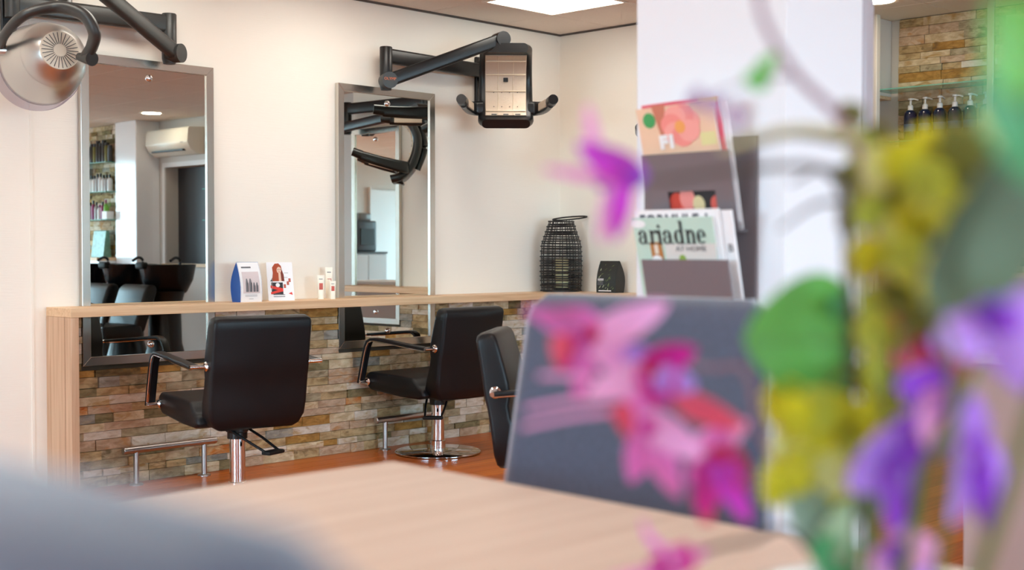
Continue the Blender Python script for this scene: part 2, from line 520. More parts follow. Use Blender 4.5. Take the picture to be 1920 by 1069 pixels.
for i in range(len(GX) - 1):
    for j in range(len(GY) - 1):
        x0, x1 = max(GX[i], XL), min(GX[i + 1], XA + 0.17)
        y0, y1 = max(GY[j], YF), min(GY[j + 1], YW)
        if x1 - x0 < 0.03 or y1 - y0 < 0.03 or (i, j) in LIGHT_CELLS: continue
        if x1 > 1.3:
            o = bpy.data.objects.new('ceiling_tile', tile_mesh(x1 - x0, y1 - y0)); COL.objects.link(o)
            o.parent = ceil; o.location = (x0, y0, HC)
        else:
            field.box((x0 + 0.003, y0 + 0.003, HC), (x1 - 0.003, y1 - 0.003, HC + 0.006))
tag(field.build('tile_field', TILE, ceil, smooth=False), kind='stuff')
DIFF = mat('light_diffuser', (255, 240, 224), rough=0.5)
_b = DIFF.node_tree.nodes['Principled BSDF']
_b.inputs['Emission Color'].default_value = PANEL_COLOR + (1,)
_b.inputs['Emission Strength'].default_value = PANEL_POWER
ALU = mat('white_aluminium', (226, 214, 200), rough=0.4)
LNAMES = {(15, 17): 'square ceiling light panel near the corner above the infrared dryer'}
lw = ['near the left windows', 'behind the viewpoint', 'over the table end', 'left of the hood dryer', 'above the waiting area', 'above the nearest styling chair', 'toward the basins', 'above the second styling chair', 'near the product shelves']
q = 0
for (i, j) in sorted(LIGHT_CELLS):
    if (i, j) in LNAMES: lab = LNAMES[(i, j)]
    else: lab = 'added unseen fill panel in the ceiling ' + lw[q]; q += 1
    t = thing('ceiling_light', lab, 'ceiling light', (GX[i], GY[j], HC - 0.004), 0, 'square ceiling light panels')
    fr = MB()
    for a, b in (((0.002, 0.002, 0), (0.598, 0.022, 0.01)), ((0.002, 0.578, 0), (0.598, 0.598, 0.01)), ((0.002, 0.022, 0), (0.022, 0.578, 0.01)), ((0.578, 0.022, 0), (0.598, 0.578, 0.01))):
        fr.box(a, b)
    fr.build('frame', ALU, t, smooth=False)
    MB().box((0.022, 0.022, 0.003), (0.578, 0.578, 0.008)).build('diffuser', DIFF, t, smooth=False)
DOWN = mat('downlight_lens', (255, 240, 215), rough=0.5)
_b = DOWN.node_tree.nodes['Principled BSDF']
_b.inputs['Emission Color'].default_value = (1.0, 0.88, 0.72, 1)
_b.inputs['Emission Strength'].default_value = 26.0
for (x, y, lab) in ((7.13, -0.53, 'round recessed downlight reflected in the left mirror'), (6.83, 3.71, 'round recessed downlight beside the white pillar')):
    t = thing('downlight', lab, 'ceiling light', (x, y, HC))
    MB().lathe([(0.095, -0.001), (0.12, -0.006), (0.125, 0.0)], 28, cap=False).build('trim_ring', ALU, t)
    MB().lathe([(0.0, -0.003), (0.096, -0.003)], 28, cap=False).build('lens', DOWN, t)
# ---------------------------------------------------------------- split-face stone cladding
def stone_block(seed):
    """rough little block, unit size: x length, y depth (front at -1), z height"""
    r = random.Random(seed)
    nx, nz = 4, 2
    vs = []; fs = []
    for k in range(nz + 1):
        for i in range(nx + 1):
            edge = (i in (0, nx)) or (k in (0, nz))
            d = (0.80 + 0.16 * r.random()) if edge else (0.86 + 0.16 * r.random())
            vs.append((i / nx + (0 if i in (0, nx) else r.uniform(-.05, .05)), -d, k / nz + (0 if k in (0, nz) else r.uniform(-.12, .12))))
    W = nx + 1
    for k in range(nz):
        for i in range(nx):
            fs.append((k * W + i, k * W + i + 1, (k + 1) * W + i + 1, (k + 1) * W + i))
    base = len(vs)
    rim = list(range(W)) + [W * k + nx for k in range(1, nz + 1)] + [nz * W + i for i in range(nx - 1, -1, -1)] + [W * k for k in range(nz - 1, 0, -1)]
    for i in rim: vs.append((vs[i][0], 0.0, vs[i][2]))
    n = len(rim)
    for i in range(n):
        j = (i + 1) % n
        fs.append((rim[j], rim[i], base + i, base + j))
    return vs, fs
BLOCKS = [stone_block(s) for s in range(8)]
stone_cache = {}
def stone_mesh(shape, c):
    if (shape, c) not in stone_cache:
        o = MB().add(*BLOCKS[shape]).build('stone', STONES[c], None, smooth=False, link=False)
        stone_cache[(shape, c)] = o.data
    return stone_cache[(shape, c)]

def stones(parent, a0, a1, z0, z1, place, seed, rowh, lens, show=None, limit=300, skip=()):
    """rows of ledge stones; place(a, z) -> (location, rotation z); show(a, z) tells which are told apart in the photo"""
    r = random.Random(seed)
    z = z0; cand = []
    while z < z1 - 0.012:
        h = r.choice(rowh)
        if z + h > z1 - 0.012: h = z1 - z
        a = a0
        while a < a1 - 0.001:
            gap = next((s for s in skip if s[0] - 0.001 <= a < s[1] - 0.001 and z + h > s[2]), None)
            if gap: a = gap[1]; continue
            lim = min([a1] + [s[0] for s in skip if s[0] > a + 0.001 and z + h > s[2]])
            L = r.uniform(*lens)
            if a + L > lim - 0.05: L = lim - a
            d = r.choice((0.010, 0.014, 0.018, 0.023, 0.028))
            c = r.choices(range(len(STONES)), STONE_W)[0]
            cand.append((a, z, L, h, d, c, r.randrange(8)))
            a += L
        z += h
    if show:
        single = [q for q in cand if show(q[0] + q[2] / 2, q[1] + q[3] / 2)]
    else:
        single = list(cand)
    single.sort(key=lambda q: -q[2] * q[3])
    single = single[:limit]
    ids = set(id(q) for q in single)
    rest = {}
    for q in cand:
        (a, z, L, h, d, c, sh) = q
        g = 0.0012
        loc, rz = place(a + g, z + g)
        M = Matrix.Translation(loc) @ Matrix.Rotation(rz, 4, 'Z') @ Matrix.Diagonal((L - 2 * g, d, h - 2 * g, 1))
        if id(q) in ids:
            o = bpy.data.objects.new('stone', stone_mesh(sh, c)); COL.objects.link(o)
            o.parent = parent; o.matrix_local = M
        else:
            mb = rest.setdefault(c, MB())
            vs, fs = BLOCKS[sh]
            mb.add([M @ Vector(v) for v in vs], fs)
    for c, mb in rest.items():
        tag(mb.build('stone_field', STONES[c], parent, smooth=False), kind='stuff')

# below the shelf on the mirror wall
M1 = (3.03, 3.76); M2 = (4.565, 5.295); M3 = (3.61, 4.17)     # mirror spans (M3 along y on the right wall)
MZ0, MZ1 = 0.585, 2.07
clad = MB().box((2.90, YW - 0.012, 0), (XR, YW, SH - 0.04)).build('stone_cladding', DARKJOINT, None, smooth=False)
tag(clad, 'split-face stone cladding under the shelf on the mirror wall', kind='structure')
def show1(a, z):
    if a > 5.75: return False
    return True
stones(clad, 2.90, XR - 0.03, 0.0, SH - 0.042, lambda a, z: (Vector((a, YW - 0.012, z)), 0), 11, (0.034, 0.040, 0.045, 0.052), (0.09, 0.27), show1, skip=((M1[0] - 0.003, M1[1] + 0.003, MZ0 - 0.002), (M2[0] - 0.003, M2[1] + 0.003, MZ0 - 0.002)))
clad2 = MB().box((XR - 0.012, 3.6, 0), (XR, YW - 0.04, SH - 0.04)).build('stone_cladding', DARKJOINT, None, smooth=False)
tag(clad2, 'split-face stone cladding under the return shelf', kind='structure')
stones(clad2, -YW + 0.04, -3.6, 0.0, SH - 0.042, lambda a, z: (Vector((XR - 0.012, -a, z)), -PI / 2), 12, (0.036, 0.042, 0.05), (0.12, 0.28), lambda a, z: -4.95 < a < -4.0 and z > 0.3, skip=((-M3[1] - 0.003, -M3[0] + 0.003, MZ0 - 0.002),))
clad3 = MB().box((XA - 0.012, 2.6, 0), (XA, 3.91, HC)).build('stone_cladding', DARKJOINT, None, smooth=False)
tag(clad3, 'split-face stone cladding behind the pump bottles', kind='structure')
stones(clad3, -3.91, -2.6, 1.0, HC - 0.004, lambda a, z: (Vector((XA - 0.012, -a, z)), -PI / 2), 13, (0.040, 0.048, 0.056), (0.12, 0.34), lambda a, z: a < -3.1 and z > 1.5)
clad4 = MB().box((XA - 0.012, -3.6, 1.0), (XA, -1.735, HC)).build('stone_cladding', DARKJOINT, None, smooth=False)
tag(clad4, 'split-face stone cladding behind the product shelves in the mirror', kind='structure')
stones(clad4, 1.735, 3.6, 1.0, HC - 0.004, lambda a, z: (Vector((XA - 0.012, -a, z)), -PI / 2), 14, (0.048, 0.06), (0.12, 0.30), lambda a, z: a < 2.7)

# vertical seams of the wall covering, left end of the wall
for x in (2.58, 2.79):
    o = MB().box((x, YW - 0.004, 0.0), (x + 0.012, YW, HC)).build('trim_3', WALL, None, smooth=False)
    tag(o, 'slim vertical strip on the cream wall left of the shelf', kind='structure')

# ---------------------------------------------------------------- wooden shelf running round the corner
sh = thing('wall_shelf', 'pale beech shelf with end panel running along both walls', 'shelf', (2.862, YW, 0))
SD = 0.24
y0 = YW - SD
ym = YW - 0.034
def rel(p): return (p[0] - 2.862, p[1] - YW)
board = [(2.862, y0), (XR - SD, y0), (XR - SD + 0.0, YW - 0.002)]
poly = [(2.862, y0), (XR - 0.002, y0), (XR - 0.002, YW - 0.002)]
for (a, b) in (M2, M1):
    poly += [(b + 0.002, YW - 0.002), (b + 0.002, ym), (a - 0.002, ym), (a - 0.002, YW - 0.002)]
poly += [(2.862, YW - 0.002)]
MB().prism([rel(p) for p in poly], SH - 0.042, SH, axis='z', r=0.0015, seg=1).build('shelf_board', SHELFWOOD_X, sh, smooth=False)
xm = XR - 0.034
poly = [(XR - SD, y0 - 0.0005), (XR - SD, 3.6), (XR - 0.002, 3.6), (XR - 0.002, M3[0] - 0.002), (xm, M3[0] - 0.002), (xm, M3[1] + 0.002), (XR - 0.002, M3[1] + 0.002), (XR - 0.002, y0 - 0.0005)]
MB().prism([rel(p) for p in poly], SH - 0.042, SH, axis='z', r=0.0015, seg=1).build('return_board', SHELFWOOD_Y, sh, smooth=False)
MB().rbox((0, -SD, 0), (0.039, 0, SH - 0.0425), 0.0015, 1).build('end_panel', SHELFWOOD_Z, sh, smooth=False)
MB().box((-0.0008, -SD + 0.058, 0), (0.0, -SD + 0.061, SH - 0.0425)).build('panel_joint', mat('joint_line_brown', (150, 112, 84), 0.6), sh, smooth=False)  # narrow brown line along the seam of the end panel

# ---------------------------------------------------------------- mirrors
def mirror(label, span, wall):
    w = span[1] - span[0]; h = MZ1 - MZ0; fw = 0.042; d = 0.03
    if wall == 'back': t = thing('wall_mirror', label, 'mirror', (span[0], YW, MZ0), 0, 'steel framed styling mirrors')
    else: t = thing('wall_mirror', label, 'mirror', (XR, span[1], MZ0), -PI / 2, 'steel framed styling mirrors')
    def stile(poly):
        return MB().prism(poly, -d, -0.001, axis='y', r=0.0012, seg=1).build('frame_bar', STEEL, t, smooth=False)
    stile([(0, 0), (fw, fw), (fw, h - fw), (0, h)])
    stile([(w, 0), (w, h), (w - fw, h - fw), (w - fw, fw)])
    stile([(0, h), (fw, h - fw), (w - fw, h - fw), (w, h)])
    stile([(0, 0), (w, 0), (w - fw, fw), (fw, fw)])
    MB().box((fw, -0.020, fw), (w - fw, -0.001, h - fw)).build('mirror_glass', MIRROR, t, smooth=False)
    for z in (h - fw - 0.045, fw + 0.045):
        M = Matrix.Translation((w / 2, -0.020, z)) @ Matrix.Rotation(PI / 2, 4, 'X')
        MB().lathe([(0.017, 0), (0.017, 0.006), (0.013, 0.012), (0.008, 0.014), (0.0, 0.014)], 20, M).build('mirror_clip', CHROME, t)
    return t
mirror('tall steel framed mirror at the left, behind the nearest styling chair', M1, 'back')
mirror('tall steel framed mirror in the middle, left of the infrared dryer', M2, 'back')
mirror('tall steel framed mirror on the right wall, seen only as a reflection', M3, 'right')

# ---------------------------------------------------------------- footrests
def footrest(x, label):
    t = thing('footrest', label, 'footrest', (x, YW - 0.10, 0), 0, 'steel footrests below the mirrors')
    M = Matrix.Translation((-0.26, 0, 0.172)) @ Matrix.Rotation(PI / 2, 4, 'Y')
    MB().lathe([(0.0, 0), (0.015, 0), (0.018, 0.004), (0.018, 0.516), (0.015, 0.52), (0.0, 0.52)], 20, M).build('bar', SATIN, t)
    for sx in (-0.19, 0.19):
        p = MB().cyl((sx, 0, 0.004), (sx, 0, 0.16), 0.0135).build('post', SATIN, t)
        MB().lathe([(0.033, 0), (0.033, 0.004), (0.028, 0.008), (0.014, 0.009)], 20, Matrix.Translation((sx, 0, 0))).build('foot_flange', SATIN, p)
footrest(3.455, 'brushed steel footrest rail left of the nearest styling chair')
footrest(5.03, 'brushed steel footrest rail behind the second styling chair column')

# ---------------------------------------------------------------- styling chairs
def styling_chair(label, loc, heading, lift=0.0, pedal=PI, group='black styling chairs'):
    t = thing('styling_chair', label, 'chair', loc, heading - PI / 2, group)
    hw = 0.252
    z = lift
    # seat side profile (y forward, z up)
    seat = [(0.285, 0.372), (0.332, 0.405), (0.332, 0.452), (0.297, 0.476), (0.06, 0.468), (-0.055, 0.460), (-0.085, 0.432), (-0.105, 0.408), (-0.135, 0.40), (-0.15, 0.36), (-0.10, 0.345), (0.05, 0.350)]
    MB().prism([(a, b + z) for a, b in seat], -hw, hw, 'x', 0.016, 3).build('seat', LEATHER, t, angle=50)
    # backrest: rounded slab swept up a reclining spine, rounded corners
    spine = [(-0.165, 0.345, 0.100), (-0.170, 0.36, 0.108), (-0.178, 0.40, 0.110), (-0.192, 0.46, 0.094), (-0.208, 0.53, 0.082), (-0.216, 0.575, 0.082), (-0.217, 0.61, 0.098), (-0.224, 0.66, 0.098), (-0.238, 0.73, 0.090), (-0.252, 0.79, 0.082), (-0.259, 0.82, 0.078), (-0.262, 0.836, 0.066), (-0.264, 0.846, 0.040)]
    ins = [0.055, 0.030, 0.008] + [0.0] * 7 + [0.001, 0.006, 0.020]
    vs = []; fs = []; m_ = None
    for (yy, zz, th), i_ in zip(spine, ins):
        sc = rrect(2 * (0.236 - i_), th, min(0.017, th * 0.45), 4); m_ = len(sc)
        for (a_, b_) in sc: vs.append((a_, yy + b_, zz + z + b_ * 0.10))
    for k in range(len(spine) - 1):
        for i in range(m_):
            j = (i + 1) % m_; fs.append((k*m_+i, k*m_+j, (k+1)*m_+j, (k+1)*m_+i))
    fs.append(tuple(reversed(range(m_)))); fs.append(tuple((len(spine) - 1) * m_ + i for i in range(m_)))
    MB().add(vs, fs).build('backrest', LEATHER, t, angle=70)
    for s in (-1, 1):
        x = s * (hw + 0.044)
        path = [(x, -0.215, 0.630 + z), (x, -0.10, 0.640 + z), (x, 0.10, 0.658 + z), (x, 0.175, 0.664 + z), (x, 0.215, 0.663 + z), (x, 0.242, 0.650 + z), (x, 0.257, 0.625 + z), (x, 0.270, 0.585 + z), (x, 0.315, 0.415 + z)]
        arm = MB().sweep(path, rrect(0.017, 0.048, 0.005, 2), (1, 0, 0))
        a = arm.build('armrest', LEATHER, t)
        low = [Vector(p) + Vector((0, 0, -0.0095)) if i < 4 else Vector(p) + (Vector((0, -0.0095, -0.006)) if i < 7 else Vector((0, -0.0095, 0))) for i, p in enumerate(path)]
        MB().sweep([p + Vector((s * 0.016, 0, 0)) for p in low], rrect(0.007, 0.012, 0.002, 1), (1, 0, 0)).build('arm_trim', CHROME, a)
        for (y, zz) in ((-0.222, 0.629 + z), (0.300, 0.420 + z)):
            MB().cyl((s * 0.20, y, zz), (x + s * 0.022, y, zz), 0.009, n=14).build('arm_rod', CHROME, a)
            M = Matrix.Translation((s * ((hw if y > 0 else 0.236) + 0.001), y, zz)) @ Matrix.Rotation(s * PI / 2, 4, 'Y')
            MB().lathe([(0.022, 0), (0.022, 0.008), (0.016, 0.014), (0.0, 0.015)], 18, M).build('arm_bolt', CHROME, a)
    MB().lathe([(0.10, 0.352 + z), (0.10, 0.375 + z), (0.05, 0.376 + z)], 24).build('seat_plate', BLACKPL, t)
    MB().lathe([(0.046, 0.272), (0.046, 0.30), (0.05, 0.305), (0.05, 0.358 + z)], 28).build('column_sleeve', BLACKPL, t)
    MB().lathe([(0.036, 0.02), (0.036, 0.30 + z)], 32).build('column', CHROME, t)
    MB().lathe([(0.043, 0.014), (0.043, 0.07), (0.037, 0.073)], 32, cap=False).build('column_collar', CHROME, t)
    MB().lathe([(0.0, 0.0), (0.225, 0.0), (0.242, 0.004), (0.242, 0.009), (0.235, 0.014), (0.06, 0.020), (0.0, 0.020)], 64).build('base_disc', CHROME, t)
    # pump pedal: two rods and a pad
    R = Matrix.Rotation(pedal, 4, 'Z')
    pd = MB()
    for s in (-1, 1):
        pd.tube([R @ Vector(p) for p in ((s * 0.058, 0.0, 0.318), (s * 0.056, 0.10, 0.275), (s * 0.045, 0.20, 0.228))], 0.0065, 8)
    pd.cyl(R @ Vector((-0.07, 0, 0.318)), R @ Vector((0.07, 0, 0.318)), 0.011, n=12)
    p = pd.build('pump_pedal', BLACKPL, t)
    MB().rbox((-0.055, 0.185, 0.214), (0.055, 0.235, 0.232), 0.007, 2, R).build('pedal_pad', RUBBER, p)
    return t
styling_chair('nearest black leather styling chair, in front of the left mirror', (3.432, 5.08, 0), math.radians(80), 0.0, pedal=math.radians(-155))
styling_chair('black leather styling chair in front of the middle mirror', (4.975, 5.393, 0), math.radians(92), -0.02, pedal=math.radians(128))
styling_chair('black leather styling chair turned sideways, half hidden behind the blue grey chair', (3.715, 3.325, 0), math.radians(-54), -0.015, pedal=0.4)

# ---------------------------------------------------------------- swing-arm dryers
def arm_bar(mb, p0, p1, w, h):
    p0 = Vector(p0); p1 = Vector(p1)
    n = 6
    path = [p0.lerp(p1, i / n) for i in range(n + 1)]
    mb.sweep(path, rrect(w, h, min(w, h) * 0.3, 3))
    return mb

def wall_arm(t, bracket, elbow, tip, normal, m):
    """bracket plate on the wall, first arm to the elbow post, rising second arm to the tip joint (local coordinates)"""
    b = Vector(bracket); e = Vector(elbow); tp = Vector(tip); nrm = Vector(normal)
    side = nrm.cross(Vector((0, 0, 1)))
    br = MB()
    br.prism([(-0.035, -0.20), (0.035, -0.20), (0.035, 0.09), (-0.035, 0.09)], 0.0, 0.022, 'z', 0.004, 1,
             Matrix.Translation(b - nrm * nrm.dot(b - Vector(bracket))) @ Matrix((( side.x, 0, nrm.x, 0), (side.y, 0, nrm.y, 0), (0, 1, 0, 0), (0, 0, 0, 1))))
    br.build('wall_bracket', BLACKPL, t)
    j = b + nrm * 0.055
    MB().cyl(j + Vector((0, 0, -0.06)), j + Vector((0, 0, 0.06)), 0.034, n=20).build('wall_joint', m, t)
    a1 = MB(); arm_bar(a1, j, e, 0.045, 0.085); a1.build('lower_arm', m, t)
    MB().lathe([(0.030, -0.195), (0.036, -0.17), (0.036, 0.045), (0.033, 0.05), (0.0, 0.05)], 24, Matrix.Translation(e)).build('elbow_post', m, t)
    d = (tp - e); d.z = 0; d.normalize()
    perp = Vector((-d.y, d.x, 0))
    q = e + Vector((0, 0, -0.145)) 
    if perp.dot(Vector((-FW[0], -FW[1], 0))) < 0: perp = -perp
    off = perp * 0.038
    a2 = MB(); arm_bar(a2, q + off, tp + off * 0.6, 0.05, 0.075); a2.build('upper_arm', m, t)
    cap = MB().cyl(q - perp * 0.0, q + perp * 0.072, 0.046, n=28).build('joint_cap', GUNMETAL, t)
    MB().cyl(tp - perp * 0.045, tp + perp * 0.06, 0.044, n=28).build('tip_joint', m, t)
    return cap, q + perp * 0.073, perp

def infrared_dryer(label, base, bracket, elbow, tip, normal, panel, yaw, tilt, cap_text=False):
    t = thing('infrared_dryer', label, 'hair dryer', base, 0, 'wall-mounted infrared dryers')
    B = Vector(base)
    cap, cp, perp = wall_arm(t, Vector(bracket) - B, Vector(elbow) - B, Vector(tip) - B, normal, BLACKPL)
    # head: local x across, y toward the radiating side, z up
    Mh = Matrix.Translation(Vector(panel) - B) @ Matrix.Rotation(yaw - PI / 2, 4, 'Z') @ Matrix.Rotation(tilt, 4, 'X') @ Matrix.Diagonal((1, 1, 0.9, 1))
    prof = bez([(0.10, -0.245), (0.02, -0.20), (-0.03, -0.10), (-0.045, 0.02), (-0.025, 0.13), (0.04, 0.205), (0.13, 0.235), (0.22, 0.235)], 5)
    path = [Vector((0, p[0], p[1])) for p in [(v.x, v.y) for v in [Vector((a.x, a.y, 0)) for a in [Vector((q.x, q.y)).to_3d() for q in prof]]]] if False else None
    pts = [(0.085, -0.245), (0.02, -0.205), (-0.025, -0.11), (-0.04, 0.0), (-0.028, 0.10), (0.02, 0.185), (0.09, 0.232), (0.17, 0.240)]
    path = bez([(0, a, b) for a, b in pts], 5)
    def sec(tt):
        w = 0.335 - 0.03 * tt - (0.05 * max(0, tt - 0.9) / 0.1) - (0.05 * max(0, 0.1 - tt) / 0.1)
        return rrect(w, 0.062, 0.028, 4)
    head = MB().sweep(path, sec, (0, -1, 0.001))
    head.v = [tuple(Mh @ Vector(v)) for v in head.v]
    h = head.build('dryer_head', BLACKPL, t, angle=60)
    # radiating window following the inside of the head
    inner = [p for k, p in enumerate(path) if 0.13 <= k / (len(path) - 1) <= 0.86]
    def offs(dist):
        out = []
        for k, p in enumerate(inner):
            tg = (inner[min(k + 1, len(inner) - 1)] - inner[max(k - 1, 0)]).normalized()
            nn = Vector((0, tg.z, -tg.y))
            if nn.y < 0: nn = -nn
            out.append(p + nn * dist)
        return out
    win = MB().sweep(offs(0.0335), rrect(0.245, 0.008, 0.003, 1), (0, -1, 0.001))
    win.v = [tuple(Mh @ Vector(v)) for v in win.v]
    wo = win.build('reflector_window', mat('dryer_reflector', (206, 188, 168), rough=0.42, metal=0.35, bump=0.35, bscale=90, stretch=(1, 1, 8)), h)
    RIB = mat('clear_rib', (226, 208, 182), rough=0.15, coat=0.6)
    o1 = offs(0.040)
    for sx in (-0.045, 0.045):
        rb = MB().tube([p + Vector((sx, 0, 0)) for p in o1], 0.0022, 6, (0, -1, 0.001)); rb.v = [tuple(Mh @ Vector(v)) for v in rb.v]
        rb.build('window_rib', RIB, h)
    for fr in (0.10, 0.36, 0.62, 0.86):
        p = o1[int(fr * (len(o1) - 1))]
        rb = MB().cyl(p + Vector((-0.118, 0, 0)), p + Vector((0.118, 0, 0)), 0.0055, n=8); rb.v = [tuple(Mh @ Vector(v)) for v in rb.v]
        rb.build('window_rib', RIB, h)
    p = o1[int(0.62 * (len(o1) - 1)) - 2]
    sn = MB().rbox((-0.014, p.y - 0.008, p.z - 0.014), (0.014, p.y + 0.006, p.z + 0.014), 0.002, 1, Mh); sn.build('sensor', BLACKPL, h)
    for k in range(4):
        for i in range(4):
            pp = o1[int((0.14 + 0.2 * k) * (len(o1) - 1))] + Vector((-0.07 + 0.047 * i, -0.002, 0.012))
            dt = MB().cyl(Mh @ (pp + Vector((0, -0.002, 0))), Mh @ (pp + Vector((0, 0.001, 0))), 0.0028, n=6); dt.build('vent_dot', BLACKPL, wo)
    for sx in (-0.07, 0.0, 0.07):
        MB().rbox((sx - 0.016, 0.060, -0.183), (sx + 0.016, 0.076, -0.176), 0.002, 1, Mh).build('vent_slot', mat('slot_grey', (120, 120, 118), 0.4), h)
    # side wings reaching toward the radiating side
    for s in (-1, 1):
        wp = bez([(s * 0.14, 0.0, -0.135), (s * 0.19, 0.015, -0.135), (s * 0.215, 0.08, -0.138), (s * 0.235, 0.20, -0.138), (s * 0.25, 0.32, -0.132)], 5)
        wg = MB().sweep([Mh @ p for p in wp], lambda tt: rrect(0.05 - 0.008 * tt, 0.088 - 0.022 * tt, 0.02, 3))
        w = wg.build('wing', BLACKPL, h, angle=60)
        MB().cyl(Mh @ Vector((s * 0.252, 0.31, -0.128)), Mh @ Vector((s * 0.262, 0.375, -0.120)), 0.032, 0.029, n=18).build('wing_cap', BLACKPL, w)
        lp = [(s * 0.193, 0.11, -0.137), (s * 0.222, 0.29, -0.133)]
        MB().sweep([Mh @ Vector(lp[0]).lerp(Vector(lp[1]), i / 4) for i in range(5)], rrect(0.008, 0.046, 0.003, 1)).build('wing_window', MATS['dryer_reflector'], w)
    # yoke from the tip joint down behind the head
    yk = MB().sweep(bez([Vector(tip) - B, Mh @ Vector((0, -0.035, 0.20)), Mh @ Vector((0, -0.085, 0.05)), Mh @ Vector((0, -0.07, -0.12))], 6), rrect(0.075, 0.045, 0.018, 3))
    yk.build('yoke', BLACKPL, t, angle=60)
    MB().rbox((-0.10, -0.005, -0.262), (0.10, 0.075, -0.246), 0.006, 2, Mh).build('under_handle', BLACKPL, h)
    if cap_text:
        rot = perp.to_track_quat('Z', 'Y').to_euler()
        text('maker_mark', 'OLYMP', 0.022, mat('mark_orange', (214, 110, 60), 0.5), cap, cp, rot, align='CENTER')
    return t
CAMDIR = math.atan2(-FW[1], -FW[0])
infrared_dryer('black infrared dryer with lit reflector window on the wall arm right of the middle mirror', (5.684, YW, 1.8),
               (5.684, YW, 2.24), (4.845, 5.68, 2.24), (5.50, 5.42, 2.375), (0, -1, 0), (5.60, 5.47, 2.105), CAMDIR + 0.03, math.radians(0), True)
infrared_dryer('black infrared dryer on the right wall, seen as a side view in the middle mirror', (XR, 4.50, 1.6),
               (XR, 4.50, 2.22), (6.33, 3.66, 2.22), (6.20, 4.66, 2.13), (-1, 0, 0), (6.15, 4.60, 1.83), CAMDIR, math.radians(14))

# hood dryer at the top left
hd = thing('hood_dryer', 'silver hood dryer with radial fan grille hanging at the upper left', 'hair dryer', (2.69, YW, 1.9))
HB = Vector((2.69, YW, 1.9))
wall_arm(hd, Vector((2.69, YW, 2.245)) - HB, Vector((3.455, 5.68, 2.245)) - HB, Vector((2.76, 5.36, 2.37)) - HB, (0, -1, 0), GUNMETAL)
hc = P(116, 96, 5.50)                          # middle of the fan grille
ax = (Vector((-FW[0], -FW[1], 0)) * 0.80 + Vector((RT[0], RT[1], 0)) * 0.56 + Vector((0, 0, 0.10))).normalized()
MH = Matrix.Translation(hc - HB) @ ax.to_track_quat('Z', 'Y').to_matrix().to_4x4() @ Matrix.Scale(0.90, 4)
dome = [(0.092, -0.002), (0.100, -0.010), (0.130, -0.050), (0.157, -0.110), (0.177, -0.180), (0.190, -0.260), (0.196, -0.33)]
MB().lathe(dome, 56, MH, cap=False).build('hood_shell', SILVER, hd, angle=60)
MB().lathe([(0.1525, -0.0985), (0.1530, -0.0995), (0.1535, -0.1005)], 56, MH, cap=False).build('shell_seam', SATIN, hd)
MB().lathe([(0.198, -0.31), (0.203, -0.33), (0.207, -0.41), (0.200, -0.45)], 56, MH, cap=False).build('clear_visor', CLEARPL, hd)
MB().lathe([(0.190, -0.33), (0.17, -0.30), (0.10, -0.20), (0.0, -0.18)], 40, MH, cap=False).build('hood_lining', GUNMETAL, hd)
fan = MB().lathe([(0.092, -0.002), (0.090, 0.002), (0.0, 0.003)], 48, MH, cap=False).build('fan_grille', mat('grille_silver', (214, 206, 190), rough=0.4, metal=0.5), hd)
SLOT = mat('slot_dark', (40, 44, 54), 0.5)
for k in range(26):
    MB().box((0.030, -0.0014, 0.0015), (0.084, 0.0014, 0.0042), MH @ Matrix.Rotation(2 * PI * k / 26, 4, 'Z')).build('grille_slot', SLOT, fan, smooth=False)
# yoke: arched bar over the shell, pivoting left and right
pl = P(4, 96, 5.62) - HB; pr = P(168, 108, 5.48) - HB; pt = P(112, 16, 5.44) - HB
yk = bez([pl, P(14, 66, 5.5) - HB, P(52, 30, 5.42) - HB, pt, P(160, 30, 5.40) - HB, P(180, 62, 5.40) - HB, P(176, 88, 5.44) - HB, P(165, 107, 5.47) - HB], 8)
MB().sweep(yk, lambda t: ring(0.024 - 0.016 * max(0, 0.4 - t), 14, 0.036 - 0.045 * max(0, 0.45 - t) - 0.02 * max(0, t - 0.7)), ax).build('yoke', GUNMETAL, hd, angle=60)
MB().cyl(P(152, 108, 5.50) - HB, P(176, 112, 5.44) - HB, 0.017, 0.03, n=18).build('pivot_knob', GUNMETAL, hd)
MB().cyl(P(20, 97, 5.60) - HB, P(-6, 95, 5.60) - HB, 0.022, 0.024, n=18).build('pivot_knob', SILVER, hd)
MB().cyl(P(127, -40, 5.55) - HB, P(126, 16, 5.46) - HB, 0.027, 0.029, n=18).build('hanger_post', GUNMETAL, hd)
MB().cyl(P(127, -60, 5.58) - HB, P(127, -36, 5.55) - HB, 0.04, n=18).build('hanger_joint', GUNMETAL, hd)
# ---------------------------------------------------------------- things on the wooden shelf
def flat(mb, x0, x1, z0, z1, y):
    return mb.add([(x0, y, z0), (x1, y, z0), (x1, y, z1), (x0, y, z1)], [(0, 1, 2, 3)])
def polyflat(mb, pts, y):
    return mb.add([(p[0], y, p[1]) for p in pts], [tuple(range(len(pts)))])
def inkmat(name, rgb, rough=0.5):
    return mat('print_' + name, rgb, rough=rough)

def card_frame(t, loc, lean):
    """matrix for print lying on the leaning front of a card (x right, z up along the card, -y out)"""
    return Matrix.Translation(loc) @ Matrix.Rotation(lean, 4, 'X')
def put(mb, M, name, m, parent):
    mb.v = [tuple(M @ Vector(v)) for v in mb.v]
    return mb.build(name, m, parent, smooth=False)

